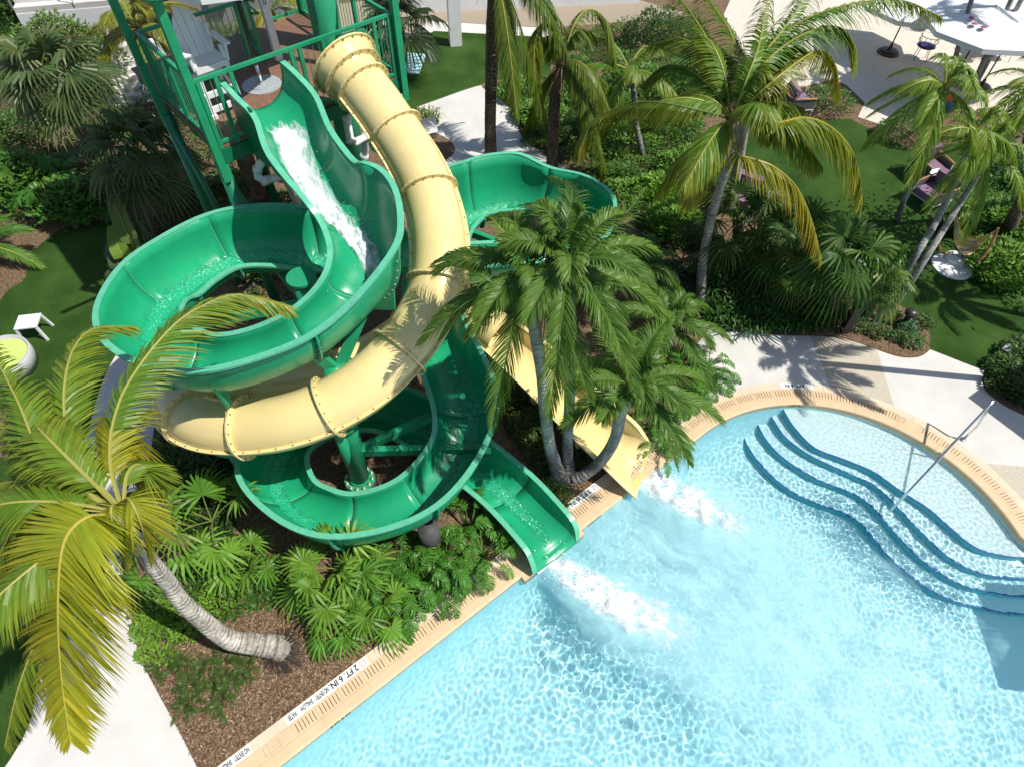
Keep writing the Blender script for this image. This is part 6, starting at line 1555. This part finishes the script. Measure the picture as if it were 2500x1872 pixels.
# dining table and wire chairs
dt = thing('dining_table', 'brown table under the parasol with red marks', 'table', at(*q7(1780, 590), .012), R(10))
m = MB(); m.box((0, 0, .73), .75, .75, .03); m.build('tabletop', M('reddish_brown', (.20, .09, .07), .5), dt, local=True)
for x in (-.32, .32):
    for y in (-.32, .32): m = MB(); m.bar((x, y, 0), (x, y, .72), .03); m.build('leg', BROWN, dt, local=True)
def wirechair(label, loc, rz, mat, cush):
    t_ = thing('wire_chair', label, 'chair', loc, rz, 'wire chairs on the terrace')
    m = MB()
    for k in range(3): m.tube([(.30 * math.cos(a), .30 * math.sin(a), .45 + .16 * k) for a in [R(-30 + 240 * j / 14) for j in range(15)]], .010, 6)
    for j in range(9): a = R(-30 + 240 * j / 8); m.tube([(.26 * math.cos(a), .26 * math.sin(a), .43), (.30 * math.cos(a), .30 * math.sin(a), .77)], .007, 5)
    m.build('backrest', mat, t_, local=True)
    m = MB(); m.lathe((0, 0, .42), [(.27, 0), (.28, .02), (.26, .05)], 24); m.build('seat', cush, t_, local=True)
    for a in (45, 135, 225, 315): m = MB(); m.bar((.2 * math.cos(R(a)), .2 * math.sin(R(a)), .43), (.27 * math.cos(R(a)), .27 * math.sin(R(a)), 0), .018); m.build('leg', mat, t_, local=True)
    return t_
TAUPE = M('taupe_rope', (.34, .28, .22), .7); NAVYC = M('navy_cushion', (.03, .03, .14), .8)
wirechair('rope chair with rounded back at the right of the brown table', at(*q7(1960, 640), .012), R(-10), TAUPE, CANVAS)
wirechair('dark wire chair with navy cushion behind the palm leaves', at(*q7(1080, 640), .012), R(160), M('black_wire', (.02, .02, .02), .4), NAVYC)
wirechair('rope chair with pale cushion in front of the brown table', at(*q7(1650, 650), .012), R(200), TAUPE, CANVAS)
wirechair('wire chair in the shade below the left parasol', at(*q7(1150, 320), .012), R(60), BROWN, NAVYC)
# teal loungers with orange cushions
def tub(label, loc, rz):
    t_ = thing('tub_chair', label, 'armchair', loc, rz, 'teal tub chairs on the terrace')
    m = MB(); m.lathe((0, 0, .05), [(.30, 0), (.42, .25), (.40, .42), (.36, .42), (.34, .24), (.05, .22)], 28); m.build('shell', TEAL, t_, True, local=True)
    m = MB(); m.lathe((.05, .0, .30), [(.10, 0), (.24, .04), (.24, .10), (.12, .15), (.0, .16)], 20); m.build('cushion', ORANGE, t_, True, local=True)
    return t_
tb = tub('teal tub chair with orange cushion under the palm crown, upper one', at(*q7(1170, 1090), .012), 0)
for lab, p in (('teal tub chair with orange cushion under the palm crown, lower one', q7(1300, 1200)), ('teal tub chair with orange cushion at the right frame edge', z3(2190, 1210))):
    place(tb, lab, at(*p, .012), 1.0)
# bollards and floodlight
b0 = at(*z6(1055, 545), 0); bo = thing('bollard', 'tall dark square bollard in the planting bed', 'bollard', b0)
m = MB(); m.box((b0.x, b0.y, .42), .17, .17, .84); m.build('post', M('dark_bronze', (.03, .026, .024), .4), bo)
m = MB(); m.lathe((b0.x, b0.y, .84), [(.13, 0), (.13, .03), (.05, .07), (0, .075)], 24); m.build('cap', bpy.data.materials['dark_bronze'], bo, True)
b0 = at(*z6(1430, 500), 0); bo = thing('bollard', 'short black bollard light with domed cap', 'bollard', b0)
m = MB(); m.lathe((b0.x, b0.y, 0), [(.055, 0), (.055, .34)], 20); m.build('post', bpy.data.materials['dark_bronze'], bo)
m = MB(); m.lathe((b0.x, b0.y, .34), [(.12, 0), (.13, .03), (.125, .09), (.08, .13), (0, .14)], 28); m.build('cap', bpy.data.materials['dark_bronze'], bo, True)
b0 = at(*z6(2050, 690), 0); bo = thing('floodlight', 'small grey floodlight at the corner of the right bed', 'light', b0)
m = MB(); m.bar(b0, b0 + V((0, 0, .16)), .025); m.build('stake', GREYM, bo)
m = MB(); m.box(b0 + V((0, 0, .2)), .2, .12, .10, (1, .8, .2)); m.build('lamp_head', GREYM, bo)
# left: stool and round lime sofa
b0 = at(100, 830, 0); so = thing('stool', 'white plastic stool table beside the lime sofa', 'stool', at(*z4(245, 560), 0), R(12))
m = MB(); m.box((0, 0, .40), .44, .40, .03); m.build('seat', WHITE, so, local=True)
for x in (-.19, .19):
    for y in (-.17, .17): m = MB(); m.bar((x, y, .4), (x * 1.25, y * 1.25, 0), .045); m.build('leg', WHITE, so, local=True)
so = thing('round_sofa', 'round grey framed sofa with lime cushion behind the palm fronds', 'sofa', at(*z4(70, 775), 0))
m = MB(); m.lathe((0, 0, 0), [(.54, .05), (.56, .25), (.56, .42), (.52, .42), (.52, .26)], 40); m.build('shell', M('pale_grey_weave', (.42, .43, .43), .8, .15, 60), so, True, local=True)
m = MB(); m.lathe((0, 0, 0), [(.515, .22), (.515, .34), (.46, .37), (0, .37)], 40); m.build('cushion', LIME, so, local=True)
for k, (p, lab) in enumerate(((z4(585, 1265), 'small white step block on the shaded path'),)):
    b0 = at(*p, .012); so = thing('step_block', lab, 'block', b0); m = MB(); m.box(b0 + V((0, 0, .06)), .17, .28, .12, (1, .1, 0)); m.build('block', WHITE, so)
# board on the grass, small white sign
b0 = at(*z2(540, 425), 0); bd = thing('game_board', 'pale turquoise slanted game board on the lawn', 'board', b0, R(-8))
m = MB(); m.box((0, 0, .12), .62, 1.0, .03, (1, 0, 0), (0, .99, .16)); m.build('top', M('turquoise_board', (.36, .62, .66), .4, .35, 1.5), bd, local=True)
m = MB(); m.box((0, 0, .085), .60, .98, .05, (1, 0, 0), (0, .99, .16)); m.build('frame', WHITE, bd, local=True)
for x in (-.25, .25): m = MB(); m.bar((x, .4, 0), (x, .42, .16), .04); m.build('leg', WHITE, bd, local=True)
b0 = at(*z2(650, 880), 0); bd = thing('notice_board', 'small white notice board beside the path', 'sign', b0, R(25))
m = MB(); m.box((0, 0, .42), .42, .03, .42, (1, 0, 0), (0, .9, -.4)); m.build('panel', WHITE, bd, local=True)
m = MB()
for k in range(3): m.box((-.06, -.06 - .02 * k, .50 - .05 * k), .16, .004, .02, (1, 0, 0), (0, .9, -.4))
m.build('lettering', GREYM, bd, local=True)
for x in (-.18, .18): m = MB(); m.bar((x, 0, 0), (x, .0, .45), .03); m.build('post', GREYM, bd, local=True)

# ------------------------------------------------------------------ buildings behind
def house(label, name='building'): return thing(name, label, 'building', (0, 0, 0))
h0 = at(470, 120, 0); wb = thing('grey_building', 'plain grey building wall behind the tower deck', 'building', h0)
a, b = at(455, 118, 0), at(830, 96, 0); d = (b - a).normalized(); n = V((-d.y, d.x, 0))
m = MB(); m.box((a + b) / 2 + n * 1.5 + V((0, 0, 2.2)), (b - a).length, 3.0, 4.4, d); m.build('wall', GREYW, wb)
m = MB(); c = a.lerp(b, .28) - n * .06 + V((0, 0, 1.5)); m.box(c, .5, .12, .6, d); m.build('vent_box', GREYM, wb)
m = MB(); m.box((a + b) / 2 + n * 1.5 + V((0, 0, 4.45)), (b - a).length + .3, 3.3, .12, d); m.build('roof', WHITE, wb)
sb = at(150, 20, 0); ws = thing('white_stairs', 'white concrete stairs with glass panels at the upper left', 'stairs', sb)
a, b = at(70, 90, 0), at(300, 70, 0); d = (b - a).normalized(); n = V((-d.y, d.x, 0))
for k in range(12):
    m = MB(); m.box((a + b) / 2 + n * (.2 + .34 * k) + V((0, 0, .8 + .19 * k)), (b - a).length, .36, .19 , d); m.build('step', CONC, ws)
m = MB(); m.box((a + b) / 2 + n * 2.2 + V((0, 0, .36)), (b - a).length, 4.4, .7, d); m.build('base', WHITE, ws)
for t_2 in (.0, .62, 1.0):
    m = MB(); p0 = a.lerp(b, t_2) + V((0, 0, 1.8)); m.bar(p0, p0 + n * 4.0 + V((0, 0, 2.2)), .05); 
    for k in range(5): q = p0 + (n * 4.0 + V((0, 0, 2.2))) * (k / 4); m.bar(q, q - V((0, 0, .95)), .04)
    m.build('handrail', WHITE if t_2 else GREYM, ws)
m = MB(); p0 = a.lerp(b, .8) + V((0, 0, 1.3)); m.box(p0 + n * 1.5 + V((0, 0, .6)), 2.6, .02, .8, n, d); m.build('glass_panel', GLASS, ws)
l0 = at(340, 330, 0); wl = thing('white_landing', 'white stepped landing with dark metal railing left of the tower', 'stairs', l0)
a, b = at(285, 190, .0), at(420, 172, 0); d = (b - a).normalized(); n = V((-d.y, d.x, 0))
for k in range(6): m = MB(); m.box((a + b) / 2 - n * (.3 * k) + V((0, 0, .70 - .12 * k)), (b - a).length, .32, .12 if k else .5, d); m.build('step', CONC, wl)
m = MB(); m.box((a + b) / 2 - n * .8 + V((0, 0, .03)), (b - a).length + .4, 2.2, .06, d); m.build('base', CONC, wl)
m = MB()
for t_2 in (.25, .75):
    p0 = a.lerp(b, t_2) + V((0, 0, 1.6)); p1 = p0 - n * 1.9 - V((0, 0, .75)); m.bar(p0, p1, .05)
    for k in range(4): q = p0.lerp(p1, k / 3); m.bar(q, q - V((0, 0, .95)), .035)
m.build('handrail', GREYM, wl)
a, b = at(1003, 34, 0), at(1560, 8, 0); d = (b - a).normalized(); n = V((-d.y, d.x, 0))
wl2 = thing('white_wall', 'long low white wall at the top beyond the paving', 'wall', (a + b) / 2); m = MB(); m.box((a + b) / 2 + n * .15 + V((0, 0, .7)), (b - a).length, .3, 1.4, d); m.build('wall', WHITE, wl2); m = MB(); m.box((a + b) / 2 + n * .15 + V((0, 0, 1.43)), (b - a).length, .36, .06, d); m.build('coping', WHITE, wl2)
a = at(1017, 30, 0); b = a + V((-1.5, 4.5, 0)); wl3 = thing('white_wall', 'white planter wall running back behind the dark fan palm', 'wall', a); m = MB(); m.bar(a + V((0, 0, .6)), b + V((0, 0, .6)), .4, 1.2); m.build('wall', WHITE, wl3); m = MB(); m.bar(a + V((0, 0, 1.22)), b + V((0, 0, 1.22)), .46, .05); m.build('coping', WHITE, wl3)
b0 = at(1112, 108, 0); wc = thing('white_column', 'square white column standing on the lawn', 'column', b0)
m = MB(); m.box(b0 + V((0, 0, 1.9)), .40, .40, 3.8, (1, .25, 0)); m.build('shaft', WHITE, wc); m = MB(); m.box(b0 + V((0, 0, 3.85)), .5, .5, .12, (1, .25, 0)); m.build('capital', WHITE, wc)
# the pool corner is shaded by the unseen canopy added above

# ------------------------------------------------------------------ light and sky
world = bpy.data.worlds.new('World'); SC.world = world; world.use_nodes = True
nt = world.node_tree; bg = nt.nodes['Background']; sk = nt.nodes.new('ShaderNodeTexSky'); sk.sky_type = 'NISHITA'; sk.sun_disc = False
sk.sun_elevation = SUN_EL; sk.sun_rotation = PI / 2 - SUN_AZ; sk.altitude = 10; sk.air_density = 1.0; sk.dust_density = 1.0; sk.ozone_density = 1.0
nt.links.new(sk.outputs[0], bg.inputs[0]); bg.inputs[1].default_value = .10
sl = bpy.data.lights.new('sun', 'SUN'); sl.energy = 4.4; sl.angle = R(.5); sl.color = (1, .955, .88)
so = link(bpy.data.objects.new('sun', sl)); so.rotation_euler = SD.to_track_quat('Z', 'Y').to_euler(); so.location = (0, 0, 30)
sl.cycles.is_caustics_light = True
SC.view_settings.view_transform = 'Standard'; SC.view_settings.look = 'None'; SC.view_settings.exposure = .34; SC.view_settings.gamma = 1
SC.cycles.max_bounces = 8; SC.cycles.transparent_max_bounces = 12; SC.cycles.use_denoising = True
